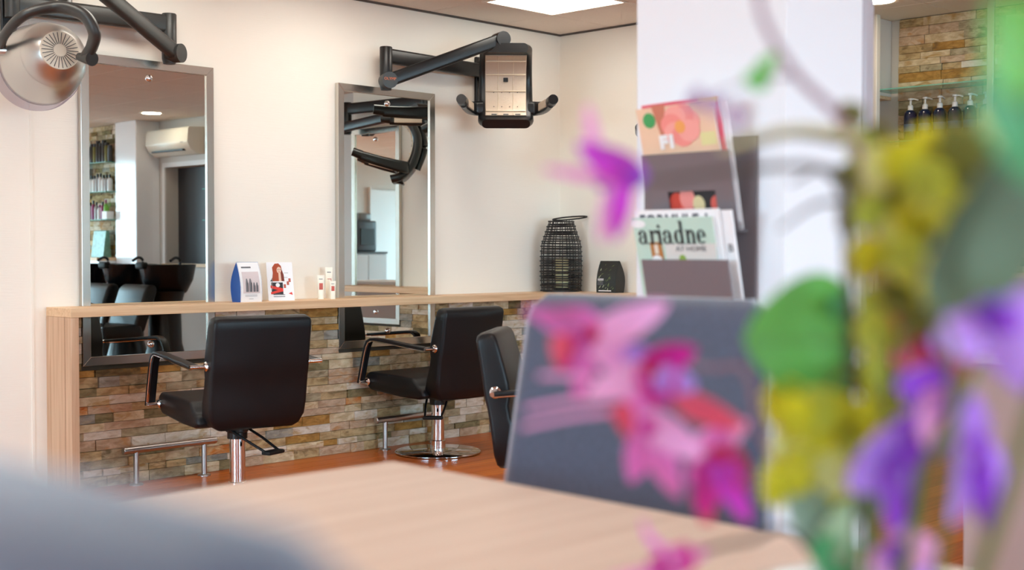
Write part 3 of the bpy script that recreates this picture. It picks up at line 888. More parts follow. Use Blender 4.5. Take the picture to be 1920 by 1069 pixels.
def tent(t, w, h, depth, front_m, side_m, curve=0.03):
    """folded cardboard display: leaning front, bulging sides meeting at the ridge"""
    N = 8
    fr = MB(); bk = MB(); sl = MB()
    def yf(k): u = k / N; return -depth * (1 - u) ** 0.9 * (1 - 0.0 * u)
    F_ = [(yf(k) - curve * math.sin(PI * k / N) * 0.5, h * k / N) for k in range(N + 1)]
    B_ = [(depth * (1 - k / N) + curve * math.sin(PI * k / N), h * k / N) for k in range(N + 1)]
    for (prof, name, m) in ((F_, 'front_panel', front_m), (B_, 'back_panel', side_m)):
        sg = -1 if prof is F_ else 1
        mb = MB()
        vs = [(x, y, z) for (y, z) in prof for x in (-w / 2, w / 2)] + [(x, y - sg * 0.0012, z) for (y, z) in prof for x in (-w / 2, w / 2)]
        n = 2 * (N + 1); fs = []
        for k in range(N):
            fs += [(2*k, 2*k+1, 2*k+3, 2*k+2), (n+2*k, n+2*k+2, n+2*k+3, n+2*k+1), (2*k, 2*k+2, n+2*k+2, n+2*k), (2*k+1, n+2*k+1, n+2*k+3, 2*k+3)]
        fs += [(0, n, n+1, 1), (2*N, 2*N+1, n+2*N+1, n+2*N)]
        mb.add(vs, fs).build(name, m, t, smooth=False)
    for sx in (-1, 1):                        # side gussets, set slightly in
        x = sx * (w / 2 - 0.002)
        mb = MB()
        pts = F_ + list(reversed(B_[:-1]))
        mb.prism(pts, x - 0.0006, x + 0.0006, 'x')
        mb.build('side_panel', side_m, t, smooth=False)
    return F_
PAPER = mat('white_card', (246, 245, 246), rough=0.45)
def on_curve(F_, h, x, z, out=0.0015):
    k = max(0.0, min(len(F_) - 1.001, z / h * (len(F_) - 1))); i = int(k); f = k - i
    y = F_[i][0] * (1 - f) + F_[i + 1][0] * f
    return (x, y - out, z)
def print_patch(F_, h, t, name, m, pts, out=0.0015, nz=5):
    """polygon (convex, x-z) of print laid onto the curved front, as a strip of bands"""
    zs = [p[1] for p in pts]; z0, z1 = min(zs), max(zs)
    def xs_at(z):
        xs = []
        n = len(pts)
        for i in range(n):
            (xa, za), (xb, zb) = pts[i], pts[(i + 1) % n]
            if abs(za - zb) < 1e-9:
                if abs(za - z) < 1e-6: xs += [xa, xb]
            elif min(za, zb) - 1e-9 <= z <= max(za, zb) + 1e-9:
                xs.append(xa + (xb - xa) * (z - za) / (zb - za))
        return min(xs), max(xs)
    vs = []; fs = []
    for k in range(nz + 1):
        z = z0 + (z1 - z0) * k / nz
        a, b = xs_at(z)
        vs += [on_curve(F_, h, a, z, out), on_curve(F_, h, b, z, out)]
    for k in range(nz): fs.append((2*k, 2*k+1, 2*k+3, 2*k+2))
    return MB().add(vs, fs).build(name, m, t, smooth=False)
def R4(x0, x1, z0, z1): return [(x0, z0), (x1, z0), (x1, z1), (x0, z1)]
def circ(cx, cz, r, n=14, rz=None): return [(cx + r * math.cos(2*PI*i/n), cz + (rz or r) * math.sin(2*PI*i/n)) for i in range(n)]

# blue and white display
t = thing('counter_display', 'white card display with blue sides showing grey bottles, left on the shelf', 'display card', (3.885, 5.655, SH), math.radians(2))
H = 0.205
F_ = tent(t, 0.135, H, 0.035, PAPER, mat('card_blue', (24, 84, 168), rough=0.35), 0.03)
print_patch(F_, H, t, 'picture_field', inkmat('pale_rose', (222, 208, 208)), R4(-0.052, 0.052, 0.045, 0.155))
for (x, w, hh) in ((-0.028, 0.016, 0.075), (-0.006, 0.018, 0.075), (0.016, 0.014, 0.055), (0.034, 0.014, 0.055)):
    print_patch(F_, H, t, 'printed_bottle', inkmat('steel_grey', (126, 124, 128)), [(x - w/2, 0.052), (x + w/2, 0.052), (x + w/2, 0.045 + hh * 0.7), (x + w/5, 0.045 + hh), (x - w/5, 0.045 + hh), (x - w/2, 0.045 + hh * 0.7)], 0.002)
    print_patch(F_, H, t, 'printed_shade', inkmat('charcoal', (66, 64, 68)), R4(x + w/5, x + w/2, 0.052, 0.045 + hh * 0.72), 0.0023)
print_patch(F_, H, t, 'headline_bar', inkmat('text_grey', (108, 106, 110)), R4(-0.048, 0.012, 0.174, 0.181))
for z in (0.034, 0.028): print_patch(F_, H, t, 'text_line', inkmat('light_grey', (190, 188, 190)), R4(-0.04, 0.035, z, z + 0.003))
print_patch(F_, H, t, 'text_line', inkmat('light_grey', (190, 188, 190)), R4(-0.015, 0.012, 0.014, 0.017))
# poster with the red haired model
t = thing('poster_card', 'leaning white promotional card with a red haired portrait and red stripes', 'display card', (4.105, 5.66, SH), math.radians(-20))
lean = math.radians(-14)
MC = Matrix.Rotation(lean, 4, 'X')
put(MB().box((-0.07, 0, 0), (0.07, 0.0025, 0.208)), MC, 'card_panel', PAPER, t)
put(MB().prism([(0.0, 0.0), (0.065, 0.0), (0.055, 0.06), (0.02, 0.12)], -0.001, 0.001, 'x'), Matrix.Translation((-0.045, 0.004, 0)), 'easel_strut', mat('card_grey', (150, 146, 142), 0.6), t)
def pc(name, m, pts, y=-0.0006):
    return put(polyflat(MB(), pts, y), MC, name, m, t)
HAIR = inkmat('auburn', (176, 74, 38)); HAIR2 = inkmat('dark_auburn', (122, 46, 26)); SKIN = inkmat('skin', (238, 200, 176))
pc('printed_hair', HAIR, [(-0.045, 0.105), (-0.038, 0.15), (-0.04, 0.18), (-0.025, 0.2), (-0.005, 0.202), (0.008, 0.188), (0.012, 0.165), (0.018, 0.14), (0.02, 0.105)])
pc('printed_hair', HAIR2, [(0.004, 0.105), (0.002, 0.14), (0.006, 0.175), (0.012, 0.165), (0.02, 0.14), (0.022, 0.105)], -0.0009)
pc('printed_face', SKIN, circ(-0.004, 0.165, 0.0125, 14, 0.018), -0.0012)
pc('printed_neck', SKIN, [(-0.008, 0.105), (0.006, 0.105), (0.004, 0.15), (-0.008, 0.15)], -0.0011)
pc('printed_fringe', HAIR, [(-0.02, 0.165), (-0.02, 0.19), (0.0, 0.19), (-0.012, 0.178)], -0.0015)
pc('printed_eye', inkmat('eye_dark', (60, 34, 28)), R4(-0.0125, -0.0055, 0.166, 0.1685), -0.0016)
pc('printed_eye', inkmat('eye_dark', (60, 34, 28)), R4(-0.0005, 0.0055, 0.166, 0.1685), -0.0016)
pc('printed_mouth', inkmat('lips', (190, 84, 76)), R4(-0.0075, 0.0, 0.1535, 0.1565), -0.0016)
pc('printed_shoulder', inkmat('black', (50, 46, 48)), [(-0.055, 0.105), (-0.045, 0.118), (-0.04, 0.105)], -0.0012)
pc('printed_block', inkmat('black', (50, 46, 48)), R4(-0.05, 0.012, 0.034, 0.098))
pc('printed_stripe', inkmat('red', (228, 62, 50)), [(-0.055, 0.083), (-0.055, 0.068), (0.012, 0.048), (0.012, 0.066)], -0.0010)
pc('printed_stripe', inkmat('red', (228, 62, 50)), [(-0.055, 0.034), (-0.055, 0.046), (0.012, 0.064), (0.012, 0.050)], -0.0011)
pc('printed_dot', inkmat('white', (245, 245, 245)), circ(-0.016, 0.084, 0.0115), -0.0013)
for (x, z) in ((0.022, 0.068), (0.04, 0.084), (0.05, 0.1)): pc('printed_tube', inkmat('brick', (190, 96, 78)), R4(x - 0.006, x + 0.006, z, z + 0.02))
pc('printed_triangle', inkmat('red', (228, 62, 50)), [(0.04, 0.038), (0.062, 0.03), (0.058, 0.046)])
for z in (0.03, 0.02): pc('text_line', inkmat('text_grey', (108, 106, 110)), R4(-0.042, 0.02, z, z + 0.0035))
pc('text_line', inkmat('light_grey', (190, 188, 190)), R4(0.022, 0.045, 0.148, 0.151)); pc('text_line', inkmat('light_grey', (190, 188, 190)), R4(0.02, 0.04, 0.124, 0.127))
# tubes of cream
CREAMPL = mat('cream_tube_plastic', (248, 242, 226), rough=0.35)
def cream_tube(loc, h, w, label, blk, corner=False):
    t = thing('cream_tube', label, 'tube', loc, math.radians(-38), 'cream coloured tubes')
    N = 7; vs = []; fs = []; n = 16
    for k in range(N + 1):
        u = k / N
        a = w / 2 * (0.86 + 0.14 * u); b = w / 2 * 0.72 * (1 - u ** 1.6) + 0.0012
        for i in range(n):
            th = 2 * PI * i / n
            vs.append((a * math.cos(th), b * math.sin(th), 0.022 + (h - 0.022) * u))
    for k in range(N):
        for i in range(n):
            j = (i + 1) % n; fs.append((k*n+i, k*n+j, (k+1)*n+j, (k+1)*n+i))
    fs.append(tuple(N * n + i for i in range(n))); fs.append(tuple(reversed(range(n))))
    MB().add(vs, fs).build('tube_body', CREAMPL, t, angle=50)
    MB().lathe([(w * 0.42, 0), (w * 0.42, 0.022), (w * 0.36, 0.0235)], 20, Matrix.Diagonal((1, 0.75, 1, 1))).build('cap', CREAMPL, t)
    RED = inkmat('brick_red', (196, 92, 80))
    def patch(x0, x1, z0, z1, m):
        vs = []; fs = []
        for k in range(5):
            z = z0 + (z1 - z0) * k / 4; u = (z - 0.022) / (h - 0.022)
            b = w / 2 * 0.72 * (1 - u ** 1.6) + 0.0012; a = w / 2 * (0.86 + 0.14 * u)
            for x in (x0, (x0 + x1) / 2, x1):
                vs.append((x, -b * math.sqrt(max(0.05, 1 - (x / a) ** 2)) - 0.0008, z))
        for k in range(4):
            for i in range(2): fs.append((3*k+i, 3*k+i+1, 3*k+i+4, 3*k+i+3))
        MB().add(vs, fs).build('printed_label', m, t, smooth=False)
    if corner:
        patch(-0.2 * w, 0.3 * w, h * 0.62, h * 0.64, RED); patch(0.24 * w, 0.3 * w, h * 0.42, h * 0.62, RED)
    else: patch(-0.22 * w, 0.28 * w, h * blk, h * (blk + 0.27), RED)
    patch(-0.25 * w, 0.25 * w, h * 0.83, h * 0.855, inkmat('text_grey', (108, 106, 110)))
cream_tube((4.378, 5.68, SH), 0.130, 0.040, 'short cream tube with a red label square, left of the trio', 0.40)
cream_tube((4.465, 5.72, SH), 0.172, 0.043, 'tall cream tube standing behind the two shorter ones', 0.4, True)
cream_tube((4.440, 5.655, SH), 0.098, 0.034, 'smallest cream tube in front of the tall one', 0.45)
# wicker lantern with candle
WICK = mat('black_wicker', (30, 28, 28), rough=0.55, bump=0.3, bscale=80)
ln = thing('wicker_lantern', 'black wicker lantern with a candle standing in the corner', 'lantern', (6.27, 5.625, SH), math.radians(12))
def rad(z):
    if z < 0.30: return 0.125 + 0.006 * math.sin(z * 10)
    return 0.128 - (z - 0.30) / 0.155 * 0.052
r_ = random.Random(5)
z = 0.008
while z < 0.455:
    n = 30; pts = []
    jz = r_.uniform(-0.0025, 0.0025); ph = r_.random() * 6
    for i in range(n):
        a = 2 * PI * i / n
        rr = rad(z) + 0.003 * math.cos(8 * a + (PI if int(z / 0.0158) % 2 else 0))
        sq = 1.0 / max(abs(math.cos(a)), abs(math.sin(a))) ; sq = 1 + (sq - 1) * 0.35
        pts.append((rr * sq * math.cos(a) * 0.92, rr * sq * math.sin(a) * 0.92, z + jz + 0.002 * math.sin(a + ph)))
    MB().tube(pts, 0.0050, 6, closed=True).build('wicker_ring', WICK, ln)
    z += 0.0158
for k in range(16):
    a = 2 * PI * (k + 0.5) / 16
    sq = 1 + (1.0 / max(abs(math.cos(a)), abs(math.sin(a))) - 1) * 0.35
    pts = [(rad(zz) * sq * 0.92 * math.cos(a), rad(zz) * sq * 0.92 * math.sin(a), zz) for zz in [0.005 + 0.452 * i / 12 for i in range(13)]]
    MB().tube(pts, 0.0032, 5, (1, 0, 0.01)).build('wicker_stake', WICK, ln)
MB().lathe([(0.0, 0.002), (0.118, 0.002), (0.118, 0.012), (0.0, 0.012)], 24).build('lantern_base', WICK, ln)
hp = [(0.06 + 0.092 * math.cos(a) * 0.95 + 0.0, 0.08 * math.sin(a), 0.474 + 0.014 * math.cos(a)) for a in [2 * PI * i / 28 for i in range(28)]]
MB().tube([(p[0] * 0.9 - p[1] * 0.3, p[1] * 0.9 - p[0] * 0.55, p[2]) for p in hp], 0.0055, 6, closed=True).build('handle', WICK, ln)
cd = thing('candle', 'ivory pillar candle inside the wicker lantern', 'candle', (6.262, 5.615, SH + 0.0135))
MB().lathe([(0.0, 0), (0.05, 0), (0.05, 0.012), (0.0, 0.012)], 20).build('candle_plate', WICK, cd)
MB().lathe([(0.0, 0.012), (0.044, 0.012), (0.045, 0.20), (0.040, 0.204), (0.0, 0.198)], 28).build('wax', mat('ivory_wax', (236, 222, 168), rough=0.4), cd)
MB().cyl((0, 0, 0.198), (0.002, 0, 0.212), 0.0015, n=6).build('wick', RUBBER, cd)
# black display card
t = thing('counter_display', 'black card display with green plant print on the return shelf', 'display card', (6.335, 5.27, SH), math.radians(-84))
H = 0.20
F_ = tent(t, 0.145, H, 0.045, mat('card_black', (34, 36, 34), 0.4), mat('card_black_back', (28, 29, 28), 0.45), 0.035)
r_ = random.Random(9)
LEAFINK = [inkmat('leaf_green', (128, 146, 84)), inkmat('leaf_pale', (200, 208, 170)), inkmat('leaf_olive', (92, 104, 60))]
for k in range(26):
    x = r_.uniform(-0.055, 0.06); z = r_.uniform(0.012, 0.17); a = r_.uniform(0.4, 1.5); L = r_.uniform(0.010, 0.03); w = 0.003
    c, s = math.cos(a), math.sin(a)
    if abs(x) > 0.06: continue
    print_patch(F_, H, t, 'printed_leaf', LEAFINK[k % 3], [(x, z), (x + c*L/2 + s*w, z + s*L/2 - c*w*0.3), (x + c*L, z + s*L), (x + c*L/2 - s*w, z + s*L/2 + c*w*0.3)], 0.0015 + k * 0.00002, 4)
print_patch(F_, H, t, 'headline_bar', inkmat('light_grey', (190, 188, 190)), R4(-0.062, -0.018, 0.076, 0.090), 0.0025)
for z in (0.066, 0.058, 0.050): print_patch(F_, H, t, 'text_line', inkmat('text_grey', (108, 106, 110)), R4(-0.062, -0.02, z, z + 0.004), 0.0025)
print_patch(F_, H, t, 'text_line', inkmat('white', (245, 245, 245)), R4(-0.055, 0.04, 0.010, 0.016), 0.0026)

# ---------------------------------------------------------------- pillar and magazine rack
PX, PY0, PY1 = 2.52, 1.590, 2.015
struct('wall_pillar', MB().rbox((PX, PY0, 0), (2.86, PY1, HC), 0.004, 1), PILLAR, 'white pillar carrying the magazine rack')
struct('trim_4', MB().rbox((2.861, PY0 + 0.002, 0), (2.93, PY1, HC), 0.02, 3), mat('lilac_grey_trim', (176, 170, 178), rough=0.3), 'lilac grey edge profile of the pillar')
struct('trim_5', MB().rbox((PX - 0.003, PY0 - 0.003, 0), (PX + 0.014, PY0 + 0.014, HC), 0.002, 1), PILLAR, 'corner bead of the pillar')
ACR = mat('grey_acrylic', (122, 114, 118), rough=0.18, coat=0.3)
RY0 = 1.985
rk = thing('magazine_rack', 'grey acrylic magazine rack hanging on the white pillar', 'magazine rack', (PX, RY0, 0.62), -PI / 2)
# local: x to the right, -y out of the pillar, z up
MB().rbox((0, -0.006, 0), (0.325, -0.001, 0.775), 0.002, 1).build('back_plate', ACR, rk, smooth=False)
def pocket(z0, z1):
    t0, t1 = 0.040, 0.085                       # stand-off at the bottom and the top
    L = math.hypot(z1 - z0, t1 - t0)
    M = Matrix.Translation((0.055, -t0, z0)) @ Matrix.Rotation(math.atan2(t1 - t0, z1 - z0), 4, 'X')
    W = 0.245; a, b, c, d = 0.06, 0.195, L * 0.19, L * 0.52
    mb = MB()
    for (x0, x1, za, zb) in ((0, W, 0, c), (0, W, d, L), (0, a, c, d), (b, W, c, d)):
        mb.box((x0, 0, za), (x1, 0.004, zb), M)
    p = mb.build('pocket_front', ACR, rk, smooth=False)
    MB().box((0.055, -t0, z0), (0.30, -0.006, z0 + 0.004)).build('pocket_floor', ACR, p, smooth=False)
pocket(0.555, 0.737); pocket(0.305, 0.491); pocket(0.06, 0.24)

def magazine(label, y, x, z, w, h, lean, roll, cover, thick=0.006):
    t = thing('magazine', label, 'magazine', (x, y, z), 0, 'magazines in the rack')
    t.rotation_euler = (Matrix.Rotation(-PI / 2, 4, 'Z') @ Matrix.Rotation(lean, 4, 'X') @ Matrix.Rotation(roll, 4, 'Y')).to_euler()
    MB().rbox((0, 0.0004, 0), (w, thick, h), 0.001, 1).build('pages', PAPER, t, smooth=False)
    MB().box((-0.0004, -0.0004, -0.0004), (w + 0.0002, 0.0004, h + 0.0004)).build('cover', cover, t, smooth=False)
    return t
def on_cover(t, name, m, pts, lay=1):
    return polyflat(MB(), pts, -0.0006 - 0.0003 * lay).build(name, m, t, smooth=False)
# flower cover magazine, top pocket
LEAN = math.radians(13.6)
FX = PX - 0.030
ZO = 0.030
g = magazine('magazine with a big pink flower cover in the top pocket', 1.930, FX, 1.188, 0.218, 0.284, LEAN, math.radians(-1.5), inkmat('peach_cover', (242, 204, 172)))
on_cover(g, 'printed_band', inkmat('salmon', (206, 124, 98)), [(0.045, 0.262 + ZO - 0.003), (0.085, 0.262 + ZO - 0.003), (0.078, 0.20 + ZO), (0.066, 0.165 + ZO)])
on_cover(g, 'printed_sticker', inkmat('green_sticker', (70, 164, 92)), circ(0.034, 0.225 + ZO, 0.018, 20), 3)
for k in range(7):
    a = 2 * PI * k / 7 + 0.3
    on_cover(g, 'printed_petal', inkmat('petal_coral' if k % 2 else 'petal_pink', (246, 148, 138) if k % 2 else (250, 168, 158)), [(0.122 + 0.026 * math.cos(a) + 0.031 * math.cos(b), 0.206 + ZO + 0.024 * math.sin(a) + 0.026 * math.sin(b)) for b in [2*PI*i/14 for i in range(14)]], 2 + k * 0.3)
on_cover(g, 'printed_stamen', inkmat('amber', (246, 168, 92)), circ(0.120, 0.203 + ZO, 0.015, 12), 6)
on_cover(g, 'printed_yellow', inkmat('straw', (232, 224, 160)), R4(0.172, 0.214, 0.155 + ZO, 0.185 + ZO), 1)
text('cover_title', 'F1', 0.040, inkmat('white', (245, 245, 245)), g, (0.056, -0.0030, 0.158 + ZO), sx=1.2, bold=0.003)
on_cover(g, 'printed_line', inkmat('text_grey', (108, 106, 110)), R4(0.10, 0.19, 0.248 + ZO, 0.2495 + ZO), 2)
g2 = magazine('magazine with a rose red edge behind the flower cover', 1.916, FX + 0.008, 1.190, 0.218, 0.291, LEAN, math.radians(-2.0), inkmat('rose', (226, 96, 116)))
on_cover(g2, 'printed_corner', inkmat('lemon', (236, 214, 70)), R4(0.165, 0.217, 0.279, 0.291))
magazine('white magazine at the back of the top pocket', 1.905, FX + 0.0175, 1.181, 0.212, 0.295, LEAN, 0, PAPER, 0.005)
g3 = magazine('dark magazine with red tulips behind the cut-out of the top pocket', 1.895, FX - 0.0045, 1.181, 0.18, 0.12, LEAN, 0, inkmat('near_black', (38, 36, 38)), 0.003)
for (cx, cz, r, c) in ((0.045, 0.06, 0.024, (206, 70, 52)), (0.075, 0.075, 0.022, (240, 148, 140)), (0.07, 0.045, 0.02, (226, 92, 84)), (0.106, 0.06, 0.017, (222, 208, 160)), (0.155, 0.06, 0.016, (220, 96, 84))):
    on_cover(g3, 'printed_tulip', inkmat('tulip%d' % c[1], c), circ(cx, cz, r, 14, r * 1.25), 1 + cx * 10)
# lower pocket: pale magazine in front
BX = PX - 0.032
b1 = magazine('mint green home magazine in the lower pocket', 1.946, BX, 0.931, 0.229, 0.286, LEAN, 0, inkmat('mint', (196, 222, 206)))
on_cover(b1, 'printed_room', inkmat('pale_wall', (222, 220, 214)), R4(0.085, 0.228, 0.15, 0.224))
on_cover(b1, 'printed_door', inkmat('oak_door', (184, 122, 62)), [(0.046, 0.150), (0.080, 0.150), (0.076, 0.228), (0.042, 0.228)], 2)
on_cover(b1, 'printed_pane', inkmat('cream', (232, 222, 204)), R4(0.054, 0.065, 0.200, 0.222), 3)
on_cover(b1, 'printed_lamp', inkmat('white', (245, 245, 245)), circ(0.058, 0.180, 0.017), 4)
on_cover(b1, 'printed_plant', inkmat('plant_green', (140, 172, 70)), circ(0.132, 0.188, 0.010), 3)
on_cover(b1, 'printed_flash', inkmat('white', (245, 245, 245)), circ(0.016, 0.272, 0.022, 12, 0.010), 3)
INK = inkmat('ink', (34, 34, 36))
def didone(parent, m, x0, z0, xh, width, y):
    """heavy high-contrast serif lettering: a r i a d n e"""
    mb = MB(); ST = 0.21; H_ = 0.05
    def quad(a, b, c, d, ox): mb.add([((p[0] + ox), 0, p[1]) for p in (a, b, c, d)], [(0, 1, 2, 3)])
    def rect(xa, xb, za, zb, ox): quad((xa, za), (xb, za), (xb, zb), (xa, zb), ox)
    def arc(cx, cz, rx, rz, tx, tz, a0, a1, ox, n=18):
        for i in range(n):
            p = []
            for t_ in (i, i + 1):
                a = math.radians(a0 + (a1 - a0) * t_ / n); c, s = math.cos(a), math.sin(a)
                p.append(((cx + rx * c, cz + rz * s), (cx + (rx - tx) * c, cz + (rz - tz) * s)))
            quad(p[0][0], p[1][0], p[1][1], p[0][1], ox)
    def ball(cx, cz, r, ox):
        mb.add([(cx + ox + r * math.cos(2*PI*i/14), 0, cz + r * math.sin(2*PI*i/14)) for i in range(14)], [tuple(range(14))])
    def serif(xa, xb, z, ox): rect(xa, xb, z - H_ / 2, z + H_ / 2, ox)
    def la(o):
        arc(0.36, 0.66, 0.32, 0.34, 0.20, 0.06, 0, 165, o); ball(0.14, 0.74, 0.12, o)
        rect(0.48, 0.68, 0.06, 0.68, o); arc(0.78, 0.14, 0.20, 0.14, 0.10, 0.05, 180, 330, o)
        arc(0.30, 0.28, 0.30, 0.29, 0.18, 0.06, 60, 330, o); quad((0.42, 0.52), (0.50, 0.60), (0.50, 0.54), (0.44, 0.47), o)
        return 0.94
    def lr(o):
        rect(0.10, 0.31, 0, 0.98, o); serif(-0.02, 0.46, 0.025, o); serif(-0.02, 0.2, 0.97, o)
        arc(0.52, 0.68, 0.24, 0.32, 0.10, 0.07, 40, 170, o); ball(0.62, 0.86, 0.12, o)
        return 0.66
    def li(o):
        rect(0.10, 0.31, 0, 0.98, o); serif(-0.02, 0.43, 0.025, o); serif(-0.02, 0.2, 0.97, o); ball(0.2, 1.26, 0.125, o)
        return 0.48
    def ld(o):
        arc(0.36, 0.49, 0.36, 0.51, 0.22, 0.06, 40, 320, o); rect(0.52, 0.73, 0, 1.62, o); serif(0.40, 0.62, 1.60, o); serif(0.62, 0.86, 0.025, o)
        return 0.92
    def lnn(o):
        rect(0.10, 0.31, 0, 0.98, o); serif(-0.02, 0.43, 0.025, o); serif(-0.02, 0.2, 0.97, o)
        arc(0.50, 0.64, 0.26, 0.36, 0.20, 0.07, 0, 160, o); rect(0.56, 0.76, 0, 0.66, o); serif(0.46, 0.88, 0.025, o)
        return 0.93
    def le(o):
        arc(0.36, 0.49, 0.36, 0.51, 0.22, 0.06, 5, 320, o); rect(0.14, 0.70, 0.49, 0.55, o)
        return 0.74
    ox = 0.0
    for f in (la, lr, li, la, ld, lnn, le): ox += f(ox)
    sx = width / ox
    mb.v = [(x0 + v[0] * sx, y, z0 + v[2] * xh) for v in mb.v]
    return mb.build('cover_title', m, parent, smooth=False)
didone(b1, INK, 0.012, 0.2235, 0.0335, 0.194, -0.0024)
text('cover_subtitle', 'AT HOME', 0.0165, inkmat('text_grey', (108, 106, 110)), b1, (0.116, -0.0022, 0.2065), sx=1.2)
b2 = magazine('white magazine with dark heading behind the mint one', 1.942, BX + 0.008, 0.931, 0.238, 0.304, LEAN, 0, PAPER, 0.006)
text('cover_title', 'FORMULE 1', 0.040, inkmat('navy', (34, 38, 66)), b2, (0.012, -0.0012, 0.2655), sx=0.98, bold=0.0010)
b3 = magazine('thick white catalogue at the back of the lower pocket', 1.940, BX + 0.016, 0.931, 0.264, 0.300, LEAN, 0, PAPER, 0.007)
text('spine_mark', 'B', 0.026, INK, b3, (0.244, -0.0012, 0.205))
magazine('magazine peeping through the lower pocket cut-out', 1.890, BX - 0.0045, 0.931, 0.17, 0.12, LEAN, 0, inkmat('olive_cover', (92, 88, 66)), 0.003)

# ---------------------------------------------------------------- product wall beyond the pillar
def glass_shelf(label, a, b, group='green edged glass shelves'):
    o = MB().rbox(a, b, 0.001, 1).build('glass_shelf', SHELFGLASS, None, smooth=False)
    return tag(o, label, 'shelf', group)
for (z, nm) in ((2.115, 'top'), (1.795, 'second'), (1.47, 'third')):
    glass_shelf('%s green edged glass shelf on the stone wall beyond the pillar' % nm, (7.26, 2.75, z - 0.008), (XA - 0.03, 3.96, z))
NAVY = mat('navy_bottle', (28, 34, 62), rough=0.12, coat=0.4)
PUMPW = mat('white_pump', (240, 238, 232), rough=0.4)
def pump_bottle(loc, label, rz):
    t = thing('pump_bottle', label, 'bottle', loc, rz, 'navy pump bottles')
    MB().lathe([(0.0, 0), (0.037, 0), (0.039, 0.004), (0.039, 0.155), (0.036, 0.172), (0.026, 0.186), (0.015, 0.192), (0.0, 0.193)], 24).build('bottle_body', NAVY, t, angle=50)
    p = MB().lathe([(0.0165, 0.190), (0.0165, 0.215), (0.011, 0.222), (0.0065, 0.224), (0.0065, 0.250), (0.015, 0.252), (0.015, 0.262), (0.0, 0.264)], 16).build('pump', PUMPW, t)
    MB().sweep([(0, 0, 0.257), (0.025, 0, 0.257), (0.046, 0, 0.250)], rrect(0.010, 0.009, 0.003, 2)).build('pump_spout', PUMPW, p)
    MB().lathe([(0.0393, 0.06), (0.0393, 0.105)], 24, cap=False).build('label_band', mat('pale_label', (70, 92, 130), 0.5), t)
wds = ['first', 'second', 'third', 'fourth', 'fifth', 'sixth']
for k in range(6):
    pump_bottle((7.38, 3.783 - 0.094 * k, 1.795), '%s navy pump bottle from the white post on the glass shelf' % wds[k], math.radians(-60 + 25 * (k % 3)))
t = thing('wall_cabinet', 'grey frosted glass wall cabinet with aluminium frame beside the stone wall', 'cabinet', (7.22, 3.97, 2.09))
MB().box((0.02, 0.0, 0), (0.27, 0.72, HC - 2.092)).build('body', GREYWALL, t, smooth=False)
fr = MB()
for a, b in (((0, 0, 0), (0.02, 0.035, 0.46)), ((0, 0.685, 0), (0.02, 0.72, 0.46)), ((0, 0.035, 0), (0.02, 0.685, 0.03)), ((0, 0.035, 0.43), (0.02, 0.685, 0.46))): fr.box(a, b)
fr.build('door_frame', STEEL, t, smooth=False)
MB().box((0.006, 0.035, 0.03), (0.014, 0.685, 0.43)).build('frosted_door', mat('frosted_grey', (128, 128, 136), rough=0.3), t, smooth=False)
MB().box((0.0, 0.0, -0.02), (0.27, 0.72, -0.001)).build('bottom_board', SHELFWOOD_Y, t, smooth=False)
tag(MB().rbox((7.20, 3.912, 0), (7.245, 3.962, HC - 0.001), 0.003, 1).build('shelf_post', mat('cream_post', (232, 226, 214), 0.35), None, smooth=False), 'cream upright post at the left end of the pump bottle shelves', 'post')
tag(MB().rbox((7.20, 3.19, 0), (7.225, 3.23, HC - 0.001), 0.003, 1).build('shelf_post', STEEL, None, smooth=False), 'steel upright post at the right end of the pump bottle shelves', 'post')
t = thing('product_counter', 'low wooden counter below the pump bottle shelves', 'counter', (7.235, 2.7, 0))
MB().box((0.015, 0, 0), (0.235, 1.2, 0.98)).build('body', SHELFWOOD_Z, t, smooth=False)
MB().rbox((0, 0, 0.98), (0.235, 1.2, 1.01), 0.003, 1).build('counter_top', SHELFWOOD_Y, t, smooth=False)
# pale desk to the right of the table
t = thing('reception_desk', 'pale mauve grey desk beyond the table, right of the flowers', 'desk', (3.72, 0.75, 0))
MB().rbox((0, 0, 0), (0.6, 0.98, 0.80), 0.006, 1).build('desk_body', mat('mauve_grey', (206, 192, 190), 0.4), t, smooth=False)
MB().rbox((-0.02, -0.02, 0.80), (0.62, 1.0, 0.83), 0.004, 1).build('desk_top', WHITE, t, smooth=False)

# ---------------------------------------------------------------- what the mirrors show
t = thing('air_conditioner', 'white wall-mounted air conditioner above the dark niche', 'air conditioner', (XN, -0.80, 2.16))
MB().prism([(0, 0.0), (-0.10, 0.0), (-0.175, 0.05), (-0.215, 0.12), (-0.205, 0.255), (-0.19, 0.28), (0, 0.285)], -0.42, 0.42, 'y', 0.008, 2).build('housing', mat('ac_white', (238, 234, 220), rough=0.25), t)
MB().rbox((-0.187, -0.33, 0.035), (-0.13, 0.30, 0.052), 0.003, 1, Matrix.Translation((-0.005, 0, 0))).build('air_slot', BLACKPL, t)
MB().box((-0.214, 0.28, 0.115), (-0.2125, 0.34, 0.125)).build('badge', mat('badge_grey', (130, 130, 130), 0.4), t)
for (z, nm) in ((1.79, 'upper'), (1.46, 'lower')):
    glass_shelf('%s glass shelf in the dark niche' % nm, (XN + 0.005, -0.45, z), (XN + T - 0.003, 0.54, z + 0.008))
SZ = (2.127, 1.80, 1.49)
for z, nm in zip(SZ, ('top', 'middle', 'bottom')):
    glass_shelf('%s glass shelf of hair products seen in the left mirror' % nm, (7.27, -3.3, z - 0.008), (XA - 0.03, -1.74, z))
t = thing('product_counter', 'white cabinet with wooden top below the product shelves in the mirror', 'counter', (7.16, -3.3, 0))
MB().box((0.02, 0, 0), (0.31, 1.56, 1.03)).build('body', GLOSSWHITE, t, smooth=False)
